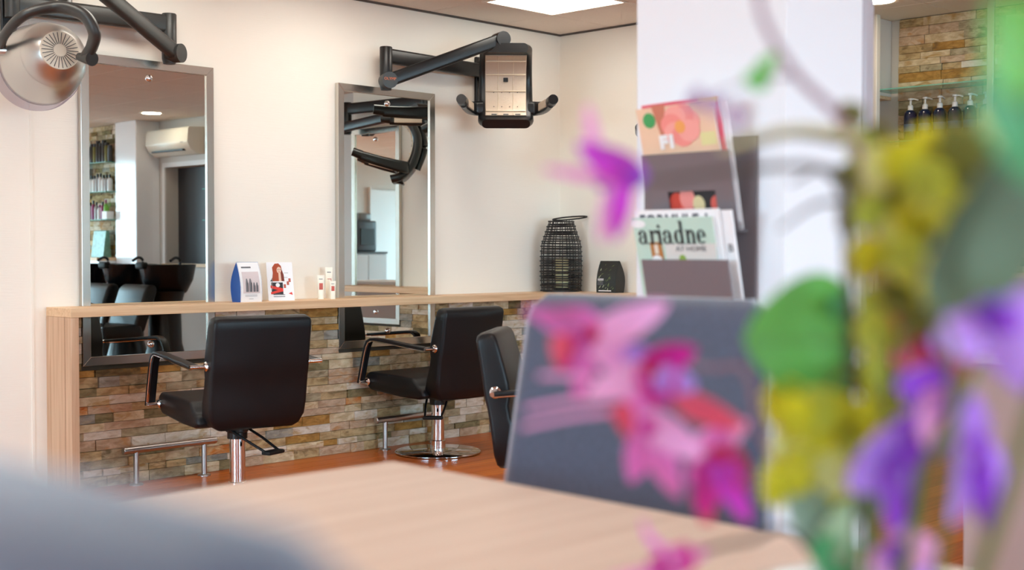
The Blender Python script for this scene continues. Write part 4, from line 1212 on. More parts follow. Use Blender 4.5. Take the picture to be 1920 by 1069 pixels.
MB().rbox((0, 0, 1.03), (0.31, 1.56, 1.065), 0.003, 1).build('counter_top', SHELFWOOD_Y, t, smooth=False)
BOT = {}
ORD = ('first', 'second', 'third', 'fourth', 'fifth', 'sixth', 'seventh', 'eighth', 'ninth', 'tenth', 'eleventh', 'twelfth')
def product(kind, loc, h, r, body, capm, label, group):
    k = (kind, round(h, 3), round(r, 3), body.name, capm.name)
    if k not in BOT:
        if kind == 'can':
            bm_ = MB().lathe([(0, 0), (r, 0), (r, h * 0.82), (r * 0.9, h * 0.84), (0, h * 0.84)], 14)
            cm_ = MB().lathe([(r * 0.88, h * 0.84), (r * 0.88, h), (0, h)], 14)
        elif kind == 'bottle':
            bm_ = MB().lathe([(0, 0), (r, 0), (r, h * 0.66), (r * 0.75, h * 0.76), (r * 0.4, h * 0.80), (0, h * 0.80)], 14)
            cm_ = MB().lathe([(r * 0.45, h * 0.80), (r * 0.45, h), (0, h)], 12)
        else:
            bm_ = MB().rbox((-r, -r, 0), (r, r, h * 0.86), 0.004, 1)
            cm_ = MB().rbox((-r * 0.9, -r * 0.9, h * 0.86), (r * 0.9, r * 0.9, h), 0.004, 1)
        b = bm_.build('bottle_body', body, None, link=False); c = cm_.build('cap', capm, None, link=False)
        BOT[k] = (b.data, c.data)
    nm = {'can': 'spray_can', 'bottle': 'product_bottle', 'box': 'product_box'}[kind]
    t = thing(nm, label, nm.split('_')[1], loc, 0, group)
    for data, n in zip(BOT[k], ('body', 'cap')):
        o = bpy.data.objects.new(n, data); COL.objects.link(o); o.parent = t
DK = mat('product_charcoal', (58, 58, 58), 0.3); BK = mat('product_black', (30, 30, 32), 0.3); OL = mat('product_olive', (120, 116, 60), 0.3)
WH = mat('product_white', (226, 226, 226), 0.35); GY = mat('product_grey', (166, 164, 164), 0.3); PK = mat('product_plum', (150, 60, 110), 0.35); GN = mat('product_green', (124, 176, 72), 0.35)
r_ = random.Random(21)
y = -1.80
for k in range(12):
    product('can', (7.36, y, SZ[0]), r_.choice((0.19, 0.22, 0.25)), 0.028, (DK, OL, DK, BK)[k % 4], BK, '%s dark spray can from the white column on the top product shelf' % ORD[k], 'spray cans on the top product shelf'); y -= 0.066
y = -1.81
for k in range(12):
    if k == 8: y -= 0.05
    product('bottle', (7.36, y, SZ[1]), r_.choice((0.19, 0.21)), 0.029, (WH, GY, WH)[k % 3], BK, '%s pale bottle from the white column on the middle product shelf' % ORD[k], 'bottles on the middle product shelf'); y -= 0.068
tag(MB().rbox((7.40, -2.50, SZ[1]), (7.46, -2.38, SZ[1] + 0.28), 0.003, 1).build('product_box', GY, None, smooth=False), 'tall grey box standing among pale bottles in the mirror', 'box')
y = -1.90
for k in range(9):
    product('bottle', (7.36, y, SZ[2]), r_.choice((0.17, 0.2, 0.22)), 0.026, (GN, PK, WH, GY, PK, GY, DK, WH, GY)[k], (PK, BK, PK, BK, BK, BK, BK, BK, BK)[k], '%s bottle after the green plant on the bottom product shelf' % ORD[k], 'bottles on the bottom product shelf'); y -= 0.07
t = thing('planter_pot', 'white pot with a small green plant on the bottom product shelf', 'potted plant', (7.34, -1.82, SZ[2]))
MB().rbox((-0.045, -0.055, 0), (0.045, 0.055, 0.09), 0.004, 1).build('pot', WHITE, t)
for k in range(9):
    a = 2.4 * k
    MB().tube([(0, 0, 0.08), (0.02 * math.cos(a), 0.025 * math.sin(a), 0.14), (0.03 * math.cos(a), 0.045 * math.sin(a), 0.19)], 0.005, 5, r1=0.001).build('blade', GN, t)
t = thing('gift_box', 'teal green patterned gift bag on the counter in the mirror', 'gift bag', (7.36, -2.02, 1.065), 0)
MB().prism([(-0.05, 0), (0.05, 0), (0.03, 0.30), (-0.01, 0.30)], -0.14, 0.14, 'y', 0.004, 1).build('bag', mat('teal_bag', (104, 146, 128), 0.35, vary=0.3, scale=25), t)
# backwash units
def backwash(label, loc):
    t = thing('backwash_unit', label, 'basin chair', loc, 0, 'black backwash units in a row')
    MB().rbox((-0.62, -0.27, 0.30), (-0.12, 0.27, 0.46), 0.05, 3).build('seat', LEATHER, t)
    MB().prism([(-0.22, 0.40), (-0.10, 0.38), (0.04, 0.76), (0.03, 0.815), (-0.04, 0.825), (-0.09, 0.78)], -0.25, 0.25, 'y', 0.03, 3).build('backrest', LEATHER, t, angle=50)
    for s in (-1, 1):
        MB().sweep(bez([(-0.55, s * 0.305, 0.30), (-0.55, s * 0.305, 0.52), (-0.48, s * 0.305, 0.58), (-0.10, s * 0.305, 0.61), (0.02, s * 0.305, 0.56)], 5), rrect(0.06, 0.035, 0.012, 2)).build('armrest', LEATHER, t)
    MB().lathe([(0.20, 0.0), (0.22, 0.03), (0.16, 0.25), (0.15, 0.60), (0.19, 0.75)], 28, Matrix.Translation((0.26, 0, 0))).build('pedestal', BLACKPL, t)
    MB().rbox((-0.5, -0.10, 0.0), (0.25, 0.10, 0.10), 0.02, 2).build('base', BLACKPL, t)
    b = MB().lathe([(0.10, 0.70), (0.18, 0.74), (0.24, 0.86), (0.265, 0.99), (0.268, 1.005), (0.255, 1.008), (0.23, 0.98), (0.19, 0.86), (0.10, 0.80), (0.0, 0.79)], 40, Matrix.Translation((0.29, 0, 0)) @ Matrix.Diagonal((1.05, 0.88, 1, 1))).build('basin', mat('black_ceramic', (14, 15, 17), rough=0.22, spec=0.3), t, angle=50)
    MB().rbox((-0.02, -0.07, 0.965), (0.05, 0.07, 1.03), 0.02, 3).build('neck_rest', RUBBER, b)
    MB().tube(bez([(0.50, -0.12, 0.98), (0.50, -0.12, 1.05), (0.44, -0.10, 1.07), (0.36, -0.06, 1.04)], 5), 0.014, 10).build('tap', BLACKPL, b)
for k, nm in enumerate(('nearest the dark niche', 'second from the dark niche', 'third from the dark niche', 'farthest from the dark niche')):
    backwash('black backwash basin with reclining seat, %s' % nm, (6.42, 0.45 - 0.70 * k, 0))
# storage seen in the double reflection
t = thing('storage_cabinet', 'pale grey storage cabinet seen in the double reflection', 'cabinet', (-0.50, YF, 0))
MB().rbox((0, 0.01, 0.06), (0.75, 0.5, 1.1), 0.004, 1).build('body', mat('cabinet_grey', (196, 204, 208), 0.35), t, smooth=False)
MB().rbox((-0.01, 0.01, 1.1), (0.76, 0.52, 1.13), 0.003, 1).build('top', mat('cabinet_top', (60, 60, 62), 0.35), t, smooth=False)
for x in (0.01, 0.38): MB().rbox((x, 0.5, 0.08), (x + 0.36, 0.515, 1.08), 0.003, 1).build('door', mat('cabinet_grey', (196, 204, 208), 0.35), t, smooth=False)
t = thing('coffee_machine', 'dark grey coffee machine on the storage cabinet in the double reflection', 'coffee machine', (-0.36, YF + 0.08, 1.13))
MB().rbox((0, 0, 0), (0.4, 0.36, 0.48), 0.03, 3).build('housing', mat('machine_grey', (66, 70, 76), 0.4), t)
MB().rbox((0.08, 0.04, 0.48), (0.32, 0.32, 0.60), 0.02, 3).build('bean_hopper', mat('hopper_smoke', (110, 112, 112), 0.2), t)
MB().rbox((0.06, 0.355, 0.10), (0.34, 0.375, 0.36), 0.005, 1).build('dispenser_front', BLACKPL, t)
# ---------------------------------------------------------------- waiting table and upholstered chairs
t = thing('waiting_table', 'limed oak table in the foreground', 'table', (0.4926, -0.124, 0), math.radians(-2.6))
MB().rbox((0, 0, 0.715), (0.97, 1.97, 0.75), 0.004, 2).build('table_top', TABLEWOOD, t, smooth=False)
for (x, y) in ((0.06, 0.06), (0.815, 0.06), (0.06, 1.835), (0.815, 1.835)):
    MB().rbox((x, y, 0), (x + 0.07, y + 0.07, 0.715), 0.004, 1).build('leg', mat('dark_metal_leg', (50, 50, 54), 0.4, metal=0.6), t, smooth=False)

def lounge_chair(label, loc, heading, top=1.05, w0=0.60, w1=0.52):
    """upholstered chair, local +y forward"""
    t = thing('upholstered_chair', label, 'chair', loc, heading - PI / 2, 'blue grey upholstered chairs')
    # back: rounded trapezoid, slightly reclined, gently curved
    N, K = 30, 14; vs = []; fs = []
    def half(u): return w0 / 2 + (w1 / 2 - w0 / 2) * u
    secs = []
    for k in range(N + 1):
        u = k / N
        z = 0.42 + (top - 0.42) * u
        hw = half(u)
        if u > 0.9: hw -= 0.035 * (1 - math.sqrt(max(0, 1 - ((u - 0.9) / 0.1) ** 2)))
        th = 0.030 + 0.012 * (1 - u)
        if u > 0.95: th *= 1 - 0.55 * ((u - 0.95) / 0.05) ** 2
        y = -0.21 - 0.085 * u
        secs.append((y, z, hw, th))
    sec_n = None
    for (y, z, hw, th) in secs:
        sc = rrect(2 * hw, 2 * th, th * 0.98, 5)
        sec_n = len(sc)
        for (a, b) in sc:
            vs.append((a, y + b - 0.05 * (1 - (a / hw) ** 2), z))
    for k in range(N):
        for i in range(sec_n):
            j = (i + 1) % sec_n; fs.append((k*sec_n+i, k*sec_n+j, (k+1)*sec_n+j, (k+1)*sec_n+i))
    fs.append(tuple(reversed(range(sec_n)))); fs.append(tuple(N * sec_n + i for i in range(sec_n)))
    b = MB().add(vs, fs).build('backrest', BLUEGREY, t, angle=70)
    pip = MB()
    side_l = [Vector((-s[2] - 0.001, s[0], s[1])) for s in secs[:-1]]; side_r = [Vector((s[2] + 0.001, s[0], s[1])) for s in secs[:-1]]
    PIPE = mat('pale_piping', (150, 156, 172), rough=0.6)
    MB().tube(side_l, 0.010, 8).build('piping', PIPE, b)
    MB().tube(side_r, 0.010, 8).build('piping', PIPE, b)
    MB().rbox((-0.25, -0.22, 0.40), (0.25, 0.26, 0.49), 0.035, 4).build('seat', BLUEGREY, t)
    for (x, y) in ((-0.2, -0.2), (0.2, -0.2), (-0.2, 0.21), (0.2, 0.21)):
        MB().cyl((x * 1.12, y * 1.12, 0), (x, y, 0.42), 0.011, 0.015, n=12).build('leg', MATS['dark_metal_leg'], t)
    return t
lounge_chair('blue grey upholstered chair facing the table, behind the pink flowers', (1.50, 1.415, 0), math.radians(180), 1.052)
lounge_chair('blue grey upholstered chair back very close at the lower left', (0.50, 0.508, 0), math.radians(0), 1.055)

# ---------------------------------------------------------------- silk flowers in a vase
STEMG = mat('stem_green', (112, 122, 62), 0.6); STEMP = mat('stem_mauve', (160, 122, 138), 0.6); STEMB = mat('stem_brown', (84, 74, 66), 0.6)
PINK = mat('petal_hot_pink', (246, 122, 200), 0.55, vary=0.25, scale=30, sheen=0.3); MAG = mat('petal_magenta', (214, 40, 150), 0.55, vary=0.2, scale=30)
ROSE = mat('petal_rose', (252, 172, 220), 0.55); PURP = mat('petal_purple', (150, 66, 206), 0.55, vary=0.25, scale=25); LILAC = mat('petal_lilac', (200, 146, 242), 0.55, vary=0.2, scale=25)
MAGP = mat('petal_violet_magenta', (206, 52, 200), 0.55, vary=0.3, scale=25)
CRIM = mat('petal_crimson', (196, 22, 84), 0.55); RED_ = mat('petal_red', (236, 84, 112), 0.55)
LEAF = mat('leaf_fresh_green', (112, 186, 84), 0.5, vary=0.25, scale=18); LEAFD = mat('leaf_grey_green', (96, 116, 92), 0.55, vary=0.15, scale=15)
LEAF2 = mat('leaf_emerald', (82, 160, 104), 0.5, vary=0.2, scale=18)
YEL = mat('bract_yellow', (240, 222, 52), 0.55, vary=0.25, scale=60); YGR = mat('bract_lime', (222, 222, 96), 0.55, vary=0.2, scale=60); YPALE = mat('bract_pale', (244, 238, 170), 0.55)

KF = 0.86                       # size of the bouquet
VX, VY = 0.778, 0.408
v = thing('glass_vase', 'clear glass vase holding the silk flowers on the table', 'vase', (VX, VY, 0.75))
MB().lathe([(0.0, 0.0), (0.055, 0.0), (0.06, 0.006), (0.078, 0.08), (0.094, 0.15), (0.096, 0.155), (0.092, 0.153), (0.074, 0.08), (0.056, 0.012), (0.0, 0.010)], 32).build('vase_body', mat('vase_glass', (225, 238, 236), rough=0.03, alpha=0.35, coat=0.5), v)
VTOP = Vector((VX, VY, 0.775))

VK = [0]
def vase_spot():
    k = VK[0]; VK[0] += 1
    return VTOP + Vector((0.034 * math.cos(2.4 * k), 0.034 * math.sin(2.4 * k), 0.002 * (k % 3))) * (0.45 + 0.55 * ((k * 7) % 5) / 4)

def petal_mesh(L, W, curl, cup, shape=0.5, nu=8, nv=4):
    """a single petal from the origin along +z, opening toward +x"""
    vs = []; fs = []
    for i in range(nu + 1):
        u = i / nu
        w = W * (math.sin(PI * min(1, u ** shape * 0.98 + 0.02)) ** 0.7) * 0.5 + 0.001
        ang = curl * u
        if abs(curl) > 1e-3: z = L * math.sin(ang) / curl; x = L * (1 - math.cos(ang)) / curl
        else: z = L * u; x = 0
        for j in range(nv + 1):
            q = -1 + 2 * j / nv
            vs.append((x - cup * w * (1 - q * q) * math.cos(ang), q * w, z + cup * w * (1 - q * q) * math.sin(ang)))
    m = nv + 1
    for i in range(nu):
        for j in range(nv): fs.append((i*m+j, i*m+j+1, (i+1)*m+j+1, (i+1)*m+j))
    return vs, fs
def thick(mb, M, vs, fs, t=0.0006):
    """petal with a real thickness"""
    a = [M @ Vector(p) for p in vs]
    me_n = [Vector((0, 0, 0)) for _ in vs]
    for f in fs:
        n = (a[f[1]] - a[f[0]]).cross(a[f[2]] - a[f[0]])
        for i in f: me_n[i] += n
    b = [p - n.normalized() * t if n.length > 0 else p for p, n in zip(a, me_n)]
    k = len(a)
    edges = {}
    for f in fs:
        for i in range(len(f)):
            e = (f[i], f[(i + 1) % len(f)])
            if (e[1], e[0]) in edges: del edges[(e[1], e[0])]
            else: edges[e] = 1
    mb.add(a + b, list(fs) + [tuple(i + k for i in reversed(f)) for f in fs] + [(e[1], e[0], e[0] + k, e[1] + k) for e in edges])
    return mb
def aim(p, d, spin=0.0):
    return Matrix.Translation(p) @ Vector(d).normalized().to_track_quat('Z', 'Y').to_matrix().to_4x4() @ Matrix.Rotation(spin, 4, 'Z')
def cam_dir(dx, dy, dz):
    """direction: dx right in the picture, dy up, dz toward the viewpoint"""
    return Vector((RT[0] * dx - FW[0] * dz, RT[1] * dx - FW[1] * dz, dy))

def stem(t, pts, r0, r1, m):
    return MB().tube(bez(pts, 7), r0, 7, (0.3, 0.1, 1), r1=r1).build('stem', m, t)

def fuchsia(t, p, d, size, sep=PINK, cup=PURP, spin=0.0, stamen=True, nsep=4, open_=1.9):
    """drooping flower: tube, four swept sepals, a cup of petals and long stamens"""
    c = MB(); size = size * KF
    M = aim(p, d, spin)
    c.lathe([(0.05 * size, -0.28 * size), (0.09 * size, -0.15 * size), (0.075 * size, 0.0)], 10, M)
    core = c.build('flower_tube', sep, t)
    for k in range(nsep):
        vs, fs = petal_mesh(0.95 * size, 0.34 * size, open_, 0.35)
        thick(MB(), M @ Matrix.Rotation(2 * PI * k / nsep, 4, 'Z') @ Matrix.Translation((0.04 * size, 0, 0)), vs, fs).build('sepal', sep, core)
    for k in range(4):
        vs, fs = petal_mesh(0.62 * size, 0.46 * size, 0.5, 0.5)
        thick(MB(), M @ Matrix.Rotation(2 * PI * k / 4 + 0.7, 4, 'Z') @ Matrix.Translation((0.03 * size, 0, 0)), vs, fs).build('petal', cup, core)
    if stamen:
        for k in range(4):
            a = 2 * PI * k / 4
            e = M @ Vector((0.10 * size * math.cos(a), 0.10 * size * math.sin(a), (1.15 + 0.12 * k) * size))
            s_ = MB().tube([M @ Vector((0, 0, 0.1 * size)), M @ Vector((0.04 * size * math.cos(a), 0.04 * size * math.sin(a), 0.6 * size)), e], 0.0011, 5); 
            so = s_.build('stamen', sep, core)
    return core

def leaf(t, p, d, L, W, m, spin=0.0, curl=0.4, name='leaf'):
    if t.name.startswith(('leaf', 'twig', 'flower')): L, W = L * KF, W * KF
    vs, fs = petal_mesh(L, W, curl, 0.18, 0.62, 12, 6)
    return thick(MB(), aim(p, d, spin), vs, fs, 0.0008).build(name, m, t, angle=60)

def hop(t, p, d, L, W, m, seed=0):
    """catkin of overlapping bracts"""
    r = random.Random(seed)
    L, W = L * KF, W * KF
    M = aim(p, d)
    mb = MB()
    rows = 6
    for k in range(rows):
        u = k / (rows - 1)
        rr = W * 0.5 * math.sin(PI * (0.18 + 0.74 * u))
        n = 7
        for i in range(n):
            a = 2 * PI * (i + 0.5 * (k % 2)) / n + r.uniform(-.15, .15)
            vs, fs = petal_mesh(L * 0.34, W * 0.42, 0.9, 0.35, 0.55, 3, 2)
            thick(mb, M @ Matrix.Translation((rr * 0.55 * math.cos(a), rr * 0.55 * math.sin(a), u * L * 0.78)) @ Matrix.Rotation(a, 4, 'Z') @ Matrix.Rotation(0.75 - 0.5 * u, 4, 'Y'), vs, fs)
    return mb.build('catkin', m, t)

def spread(t, px, py, D, petals, heart=None):
    """open flower: heart at a point, petals reaching to given points"""
    c0 = F3(t, px, py, D)
    c = MB().lathe([(0.0, -0.006), (0.006, -0.003), (0.006, 0.006), (0.0, 0.01)], 10, aim(c0, cam_dir(0, 0.1, 1))).build('flower_heart', heart or CRIM, t)
    r = random.Random(px * 7 + py)
    for (x0, y0, x1, y1, w, m) in petals:
        dz = r.uniform(-0.02, 0.02)
        a = F3(t, x0, y0, D + dz * 0.3); b = F3(t, x1, y1, D + dz)
        L = (b - a).length
        fwd = cam_dir(0, 0, 1)
        q = (b - a).normalized()
        xa = (fwd - q * fwd.dot(q)).normalized(); ya = q.cross(xa)
        M = Matrix.Translation(a) @ Matrix(((xa.x, ya.x, q.x, 0), (xa.y, ya.y, q.y, 0), (xa.z, ya.z, q.z, 0), (0, 0, 0, 1))) @ Matrix.Rotation(r.uniform(-0.5, 0.5), 4, 'Z')
        vs, fs = petal_mesh(L * 1.04, w / F * D * KF * 1.15, r.choice((-0.5, 0.35, 0.5)), 0.3, 0.7, 8, 4)
        thick(MB(), M, vs, fs).build('petal', m, c, angle=60)
    return c
def F3(t, px, py, D): return P(px, py, D * KF) - Vector(t.location)
G_F = 'fuchsia stems in the vase'
# the long arching spray of pink fuchsias in front of the blue grey chair
t = thing('fuchsia_stem', 'arching spray of pink fuchsias in front of the blue grey chair', 'flower', vase_spot(), 0, G_F)
def sub(t, *pp): return [p - t.location for p in pp]
def F3(t, px, py, D): return P(px, py, D * KF) - Vector(t.location)
D0 = 1.03
stem(t, [(0, 0, 0), F3(t, 1560, 980, D0), F3(t, 1440, 850, D0 + 0.02), F3(t, 1400, 700, D0 + 0.02), F3(t, 1330, 690, D0 + 0.03), F3(t, 1215, 660, D0 + 0.02), F3(t, 1120, 622, D0 + 0.02)], 0.0028, 0.0014, STEMP)
spread(t, 1110, 625, D0, [(1112, 618, 985, 572, 36, PINK), (1125, 605, 1000, 608, 50, PINK), (1105, 640, 1248, 575, 52, ROSE), (1100, 615, 1055, 690, 44, MAG), (1108, 640, 1088, 755, 34, PINK), (1110, 610, 1130, 680, 40, PURP)])
spread(t, 1220, 690, D0 + 0.01, [(1222, 700, 1105, 655, 50, ROSE), (1210, 700, 1300, 640, 56, MAG), (1225, 670, 1240, 765, 66, MAG), (1215, 700, 1175, 645, 46, LILAC), (1225, 705, 1305, 720, 46, LILAC), (1222, 690, 1095, 745, 46, ROSE)])
spread(t, 1215, 800, D0 + 0.02, [(1215, 815, 1185, 715, 56, PINK), (1195, 780, 1320, 855, 52, ROSE), (1290, 862, 1410, 795, 50, ROSE), (1215, 790, 1200, 915, 58, PINK), (1220, 800, 1262, 940, 50, PINK), (1262, 742, 1392, 808, 40, RED_)], MAG)
spread(t, 1350, 855, D0, [(1352, 850, 1315, 965, 56, MAG), (1352, 850, 1390, 985, 46, MAGP), (1355, 850, 1278, 905, 50, PINK), (1345, 850, 1412, 890, 50, CRIM), (1350, 865, 1345, 790, 46, PINK)])
for (a, b) in (((1190, 745), (985, 768)), ((1190, 770), (978, 802)), ((1170, 720), (1010, 705))):
    MB().tube(bez([F3(t, *a, D0 + 0.01), F3(t, (a[0] + b[0]) / 2, (a[1] + b[1]) / 2 - 6, D0), F3(t, *b, D0)], 6), 0.0026, 6, r1=0.0018).build('stamen', ROSE, t)
for (px, py, dx, dy, L) in ((1055, 640, -0.1, -1, 0.022), (1165, 770, 0.2, -1, 0.022), (1320, 930, 0.1, -1, 0.024), (1385, 910, 0, -1, 0.018)):
    vs, fs = petal_mesh(L, 0.014, 0.3, 0.5); b = MB()
    for k in range(3): thick(b, aim(F3(t, px, py - 12, D0), cam_dir(dx, dy, 0.2), k * 2.1), vs, fs)
    b.build('bud', RED_, t)
# lone magenta bloom high on the left
t = thing('fuchsia_stem', 'single magenta and purple bloom left of the magazine rack', 'flower', vase_spot(), 0, G_F)
D1 = 0.98
stem(t, [(0, 0, 0), F3(t, 1600, 900, D1), F3(t, 1590, 520, D1), F3(t, 1560, 330, D1), F3(t, 1400, 318, D1), F3(t, 1250, 338, D1), F3(t, 1212, 338, D1)], 0.004, 0.0012, STEMB)
spread(t, 1195, 332, D1, [(1210, 336, 1080, 282, 54, MAGP), (1205, 330, 1125, 352, 40, PURP), (1168, 338, 1160, 455, 32, MAGP), (1155, 340, 1120, 448, 24, ROSE), (1120, 300, 1095, 190, 18, ROSE), (1160, 335, 1025, 325, 16, ROSE)], PURP)
# bottom pink bloom over the table edge
t = thing('fuchsia_stem', 'small pink bloom hanging low over the table', 'flower', vase_spot(), 0, G_F)
stem(t, [(0, 0, 0), F3(t, 1520, 1030, 1.0), F3(t, 1400, 1020, 1.0), F3(t, 1290, 1045, 1.0)], 0.003, 0.0015, STEMB)
fuchsia(t, F3(t, 1300, 1045, 1.0), cam_dir(-0.8, -0.2, 0.3), 0.055, PINK, MAG, 0.5)

# purple blooms in front at the right
t = thing('orchid_stem', 'large lilac and purple blooms at the right edge', 'flower', vase_spot(), 0, 'purple blooms in the vase')
D2 = 0.78
stem(t, [(0, 0, 0), F3(t, 1720, 950, 0.85), F3(t, 1800, 760, 0.8), F3(t, 1850, 640, D2)], 0.004, 0.002, STEMG)
def bloom(t, px, py, D, petals, heart=None):
    c = MB().lathe([(0.0, 0), (0.007, 0.003), (0.006, 0.012), (0.0, 0.015)], 10, aim(F3(t, px, py, D), cam_dir(0, 0, 1))).build('flower_heart', heart or PURP, t)
    for (dx, dy, dz, L, W, m, cu) in petals:
        leaf(c, F3(t, px, py, D), cam_dir(dx, dy, dz), L, W, m, 0.0, cu, 'petal')
bloom(t, 1880, 600, D2, [(-1, -0.28, 0.15, 0.05, 0.036, LILAC, 0.3), (-0.2, 0.9, 0.2, 0.03, 0.03, PURP, 0.3), (0.35, -1, 0.2, 0.05, 0.032, LILAC, 0.3), (1, 0.3, 0.2, 0.04, 0.03, LILAC, 0.4), (-0.75, 0.8, 0.0, 0.03, 0.02, PURP, 0.4)])
bloom(t, 1790, 740, 0.84, [(-0.95, 0.2, 0.1, 0.042, 0.03, PURP, 0.3), (0.2, -1, 0.2, 0.055, 0.036, LILAC, 0.3), (0.1, 1, 0.2, 0.03, 0.022, CRIM, 0.3), (-0.6, -0.8, 0.1, 0.04, 0.03, ROSE, 0.4)])
bloom(t, 1705, 850, 0.86, [(-0.9, -0.4, 0.15, 0.05, 0.036, LILAC, 0.3), (0.3, 0.6, 0.2, 0.035, 0.034, PURP, 0.3), (-0.35, -1, 0.2, 0.055, 0.034, PURP, 0.3), (-0.8, 0.4, 0.1, 0.03, 0.026, LILAC, 0.5)])
bloom(t, 1828, 830, 0.84, [(0.05, -1, 0.2, 0.06, 0.036, PURP, 0.25), (-0.35, -0.9, 0.1, 0.055, 0.026, LILAC, 0.25), (0.3, -0.9, 0.1, 0.045, 0.026, LILAC, 0.3), (-0.1, 0.9, 0.2, 0.035, 0.03, LILAC, 0.3)])
t = thing('orchid_stem', 'crimson petals between the yellow catkins and the lilac bloom', 'flower', vase_spot(), 0, 'purple blooms in the vase')
stem(t, [(0, 0, 0), F3(t, 1740, 900, 0.9), F3(t, 1760, 680, 0.9), F3(t, 1755, 625, 0.9)], 0.003, 0.002, STEMG)
bloom(t, 1752, 632, 0.9, [(-1, 0.45, 0.2, 0.036, 0.018, RED_, 0.3), (-1, -0.55, 0.2, 0.038, 0.022, CRIM, 0.3), (0.6, -0.8, 0.1, 0.035, 0.022, CRIM, 0.3)])
t = thing('orchid_stem', 'pink and purple petals at the bottom right of the bouquet', 'flower', vase_spot(), 0, 'purple blooms in the vase')
stem(t, [(0, 0, 0), F3(t, 1690, 1100, 0.9), F3(t, 1680, 1030, 0.9)], 0.003, 0.002, STEMG)
bloom(t, 1680, 1035, 0.9, [(0.5, 0.1, 0.3, 0.03, 0.028, ROSE, 0.3), (-0.4, -0.8, 0.2, 0.03, 0.03, ROSE, 0.3), (0.6, -0.8, 0.2, 0.04, 0.03, LILAC, 0.3)])

# yellow green hop-like catkins
G_H = 'yellow green catkin stems in the vase'
t = thing('catkin_stem', 'dense upper cluster of yellow green catkins before the product shelves', 'flower', vase_spot(), 0, G_H)
r_ = random.Random(4)
DH = 0.86
stem(t, [(0, 0, 0), F3(t, 1720, 900, 0.93), F3(t, 1690, 700, 0.9), F3(t, 1720, 520, 0.88), F3(t, 1760, 400, DH), F3(t, 1830, 230, DH)], 0.004, 0.002, STEMG)
for k, (px, py) in enumerate(((1700, 290), (1740, 330), (1790, 300), (1835, 280), (1850, 230), (1770, 380), (1820, 360), (1720, 400), (1680, 350), (1760, 440), (1800, 430), (1700, 470), (1745, 500), (1690, 540), (1660, 300), (1840, 320), (1650, 380), (1740, 260), (1800, 250), (1680, 420), (1840, 400), (1790, 490), (1640, 470), (1720, 580))):
    hop(t, F3(t, px, py - 24, DH + r_.uniform(-0.03, 0.05)), cam_dir(r_.uniform(-0.5, 0.3), -1, r_.uniform(-0.2, 0.5)), r_.uniform(0.026, 0.034), 0.026, (YEL, YGR, YEL, mat('bract_olive', (150, 142, 60), 0.6), YPALE)[k % 5], k)
t = thing('catkin_stem', 'lower hanging cluster of yellow catkins beside the green leaf', 'flower', vase_spot(), 0, G_H)
stem(t, [(0, 0, 0), F3(t, 1640, 960, 0.98), F3(t, 1640, 720, 0.97), F3(t, 1580, 700, 0.97), F3(t, 1540, 740, 0.97)], 0.003, 0.0015, STEMG)
for k, (px, py) in enumerate(((1500, 770), (1545, 755), (1580, 760), (1490, 820), (1530, 815), (1570, 820), (1505, 865), (1545, 870), (1640, 770), (1660, 740), (1630, 700), (1650, 800), (1475, 885), (1515, 905), (1565, 895), (1605, 850), (1478, 735), (1605, 790))):
    hop(t, F3(t, px, py - 24, 0.97 + r_.uniform(-0.03, 0.03)), cam_dir(r_.uniform(-0.4, 0.4), -1, r_.uniform(0, 0.5)), r_.uniform(0.028, 0.036), 0.028, (YEL, YGR, YEL, YPALE)[k % 4], k + 30)
t = thing('catkin_stem', 'middle cluster of olive yellow catkins above the crimson petals', 'flower', vase_spot(), 0, G_H)
stem(t, [(0, 0, 0), F3(t, 1680, 930, 0.92), F3(t, 1660, 700, 0.92), F3(t, 1690, 560, 0.92)], 0.003, 0.0015, STEMG)
for k, (px, py) in enumerate(((1680, 580), (1720, 560), (1650, 610), (1700, 640), (1640, 560), (1730, 520), (1660, 680), (1690, 700))):
    hop(t, F3(t, px, py - 20, 0.92 + r_.uniform(-0.02, 0.04)), cam_dir(r_.uniform(-0.4, 0.4), -1, r_.uniform(0, 0.5)), r_.uniform(0.028, 0.034), 0.027, (YGR, YEL)[k % 2], k + 60)
t = thing('catkin_stem', 'thin twig with small olive buds beside the pillar', 'flower', vase_spot(), 0, G_H)
stem(t, [(0, 0, 0), F3(t, 1640, 900, 1.0), F3(t, 1610, 500, 1.02), F3(t, 1600, 330, 1.02), F3(t, 1595, 200, 1.02)], 0.003, 0.0012, STEMG)
for k, (px, py) in enumerate(((1598, 210), (1612, 260), (1590, 320), (1625, 330), (1605, 390), (1635, 400), (1612, 470), (1650, 450), (1640, 250))):
    hop(t, F3(t, px, py - 16, 1.02), cam_dir(r_.uniform(-0.4, 0.4), -1, 0.2), 0.026, 0.018, YGR if k % 2 else mat('bract_olive', (150, 142, 60), 0.6), k + 90)
for (a, b) in (((1600, 330), (1480, 345)), ((1605, 380), (1460, 430)), ((1598, 270), (1360, 285))):
    pa = F3(t, *a, 1.02); pb = F3(t, *b, 1.04)
    stem(t, [pa, (pa + pb) / 2 + Vector((0, 0, 0.008)), pb], 0.0022, 0.0012, STEMB)
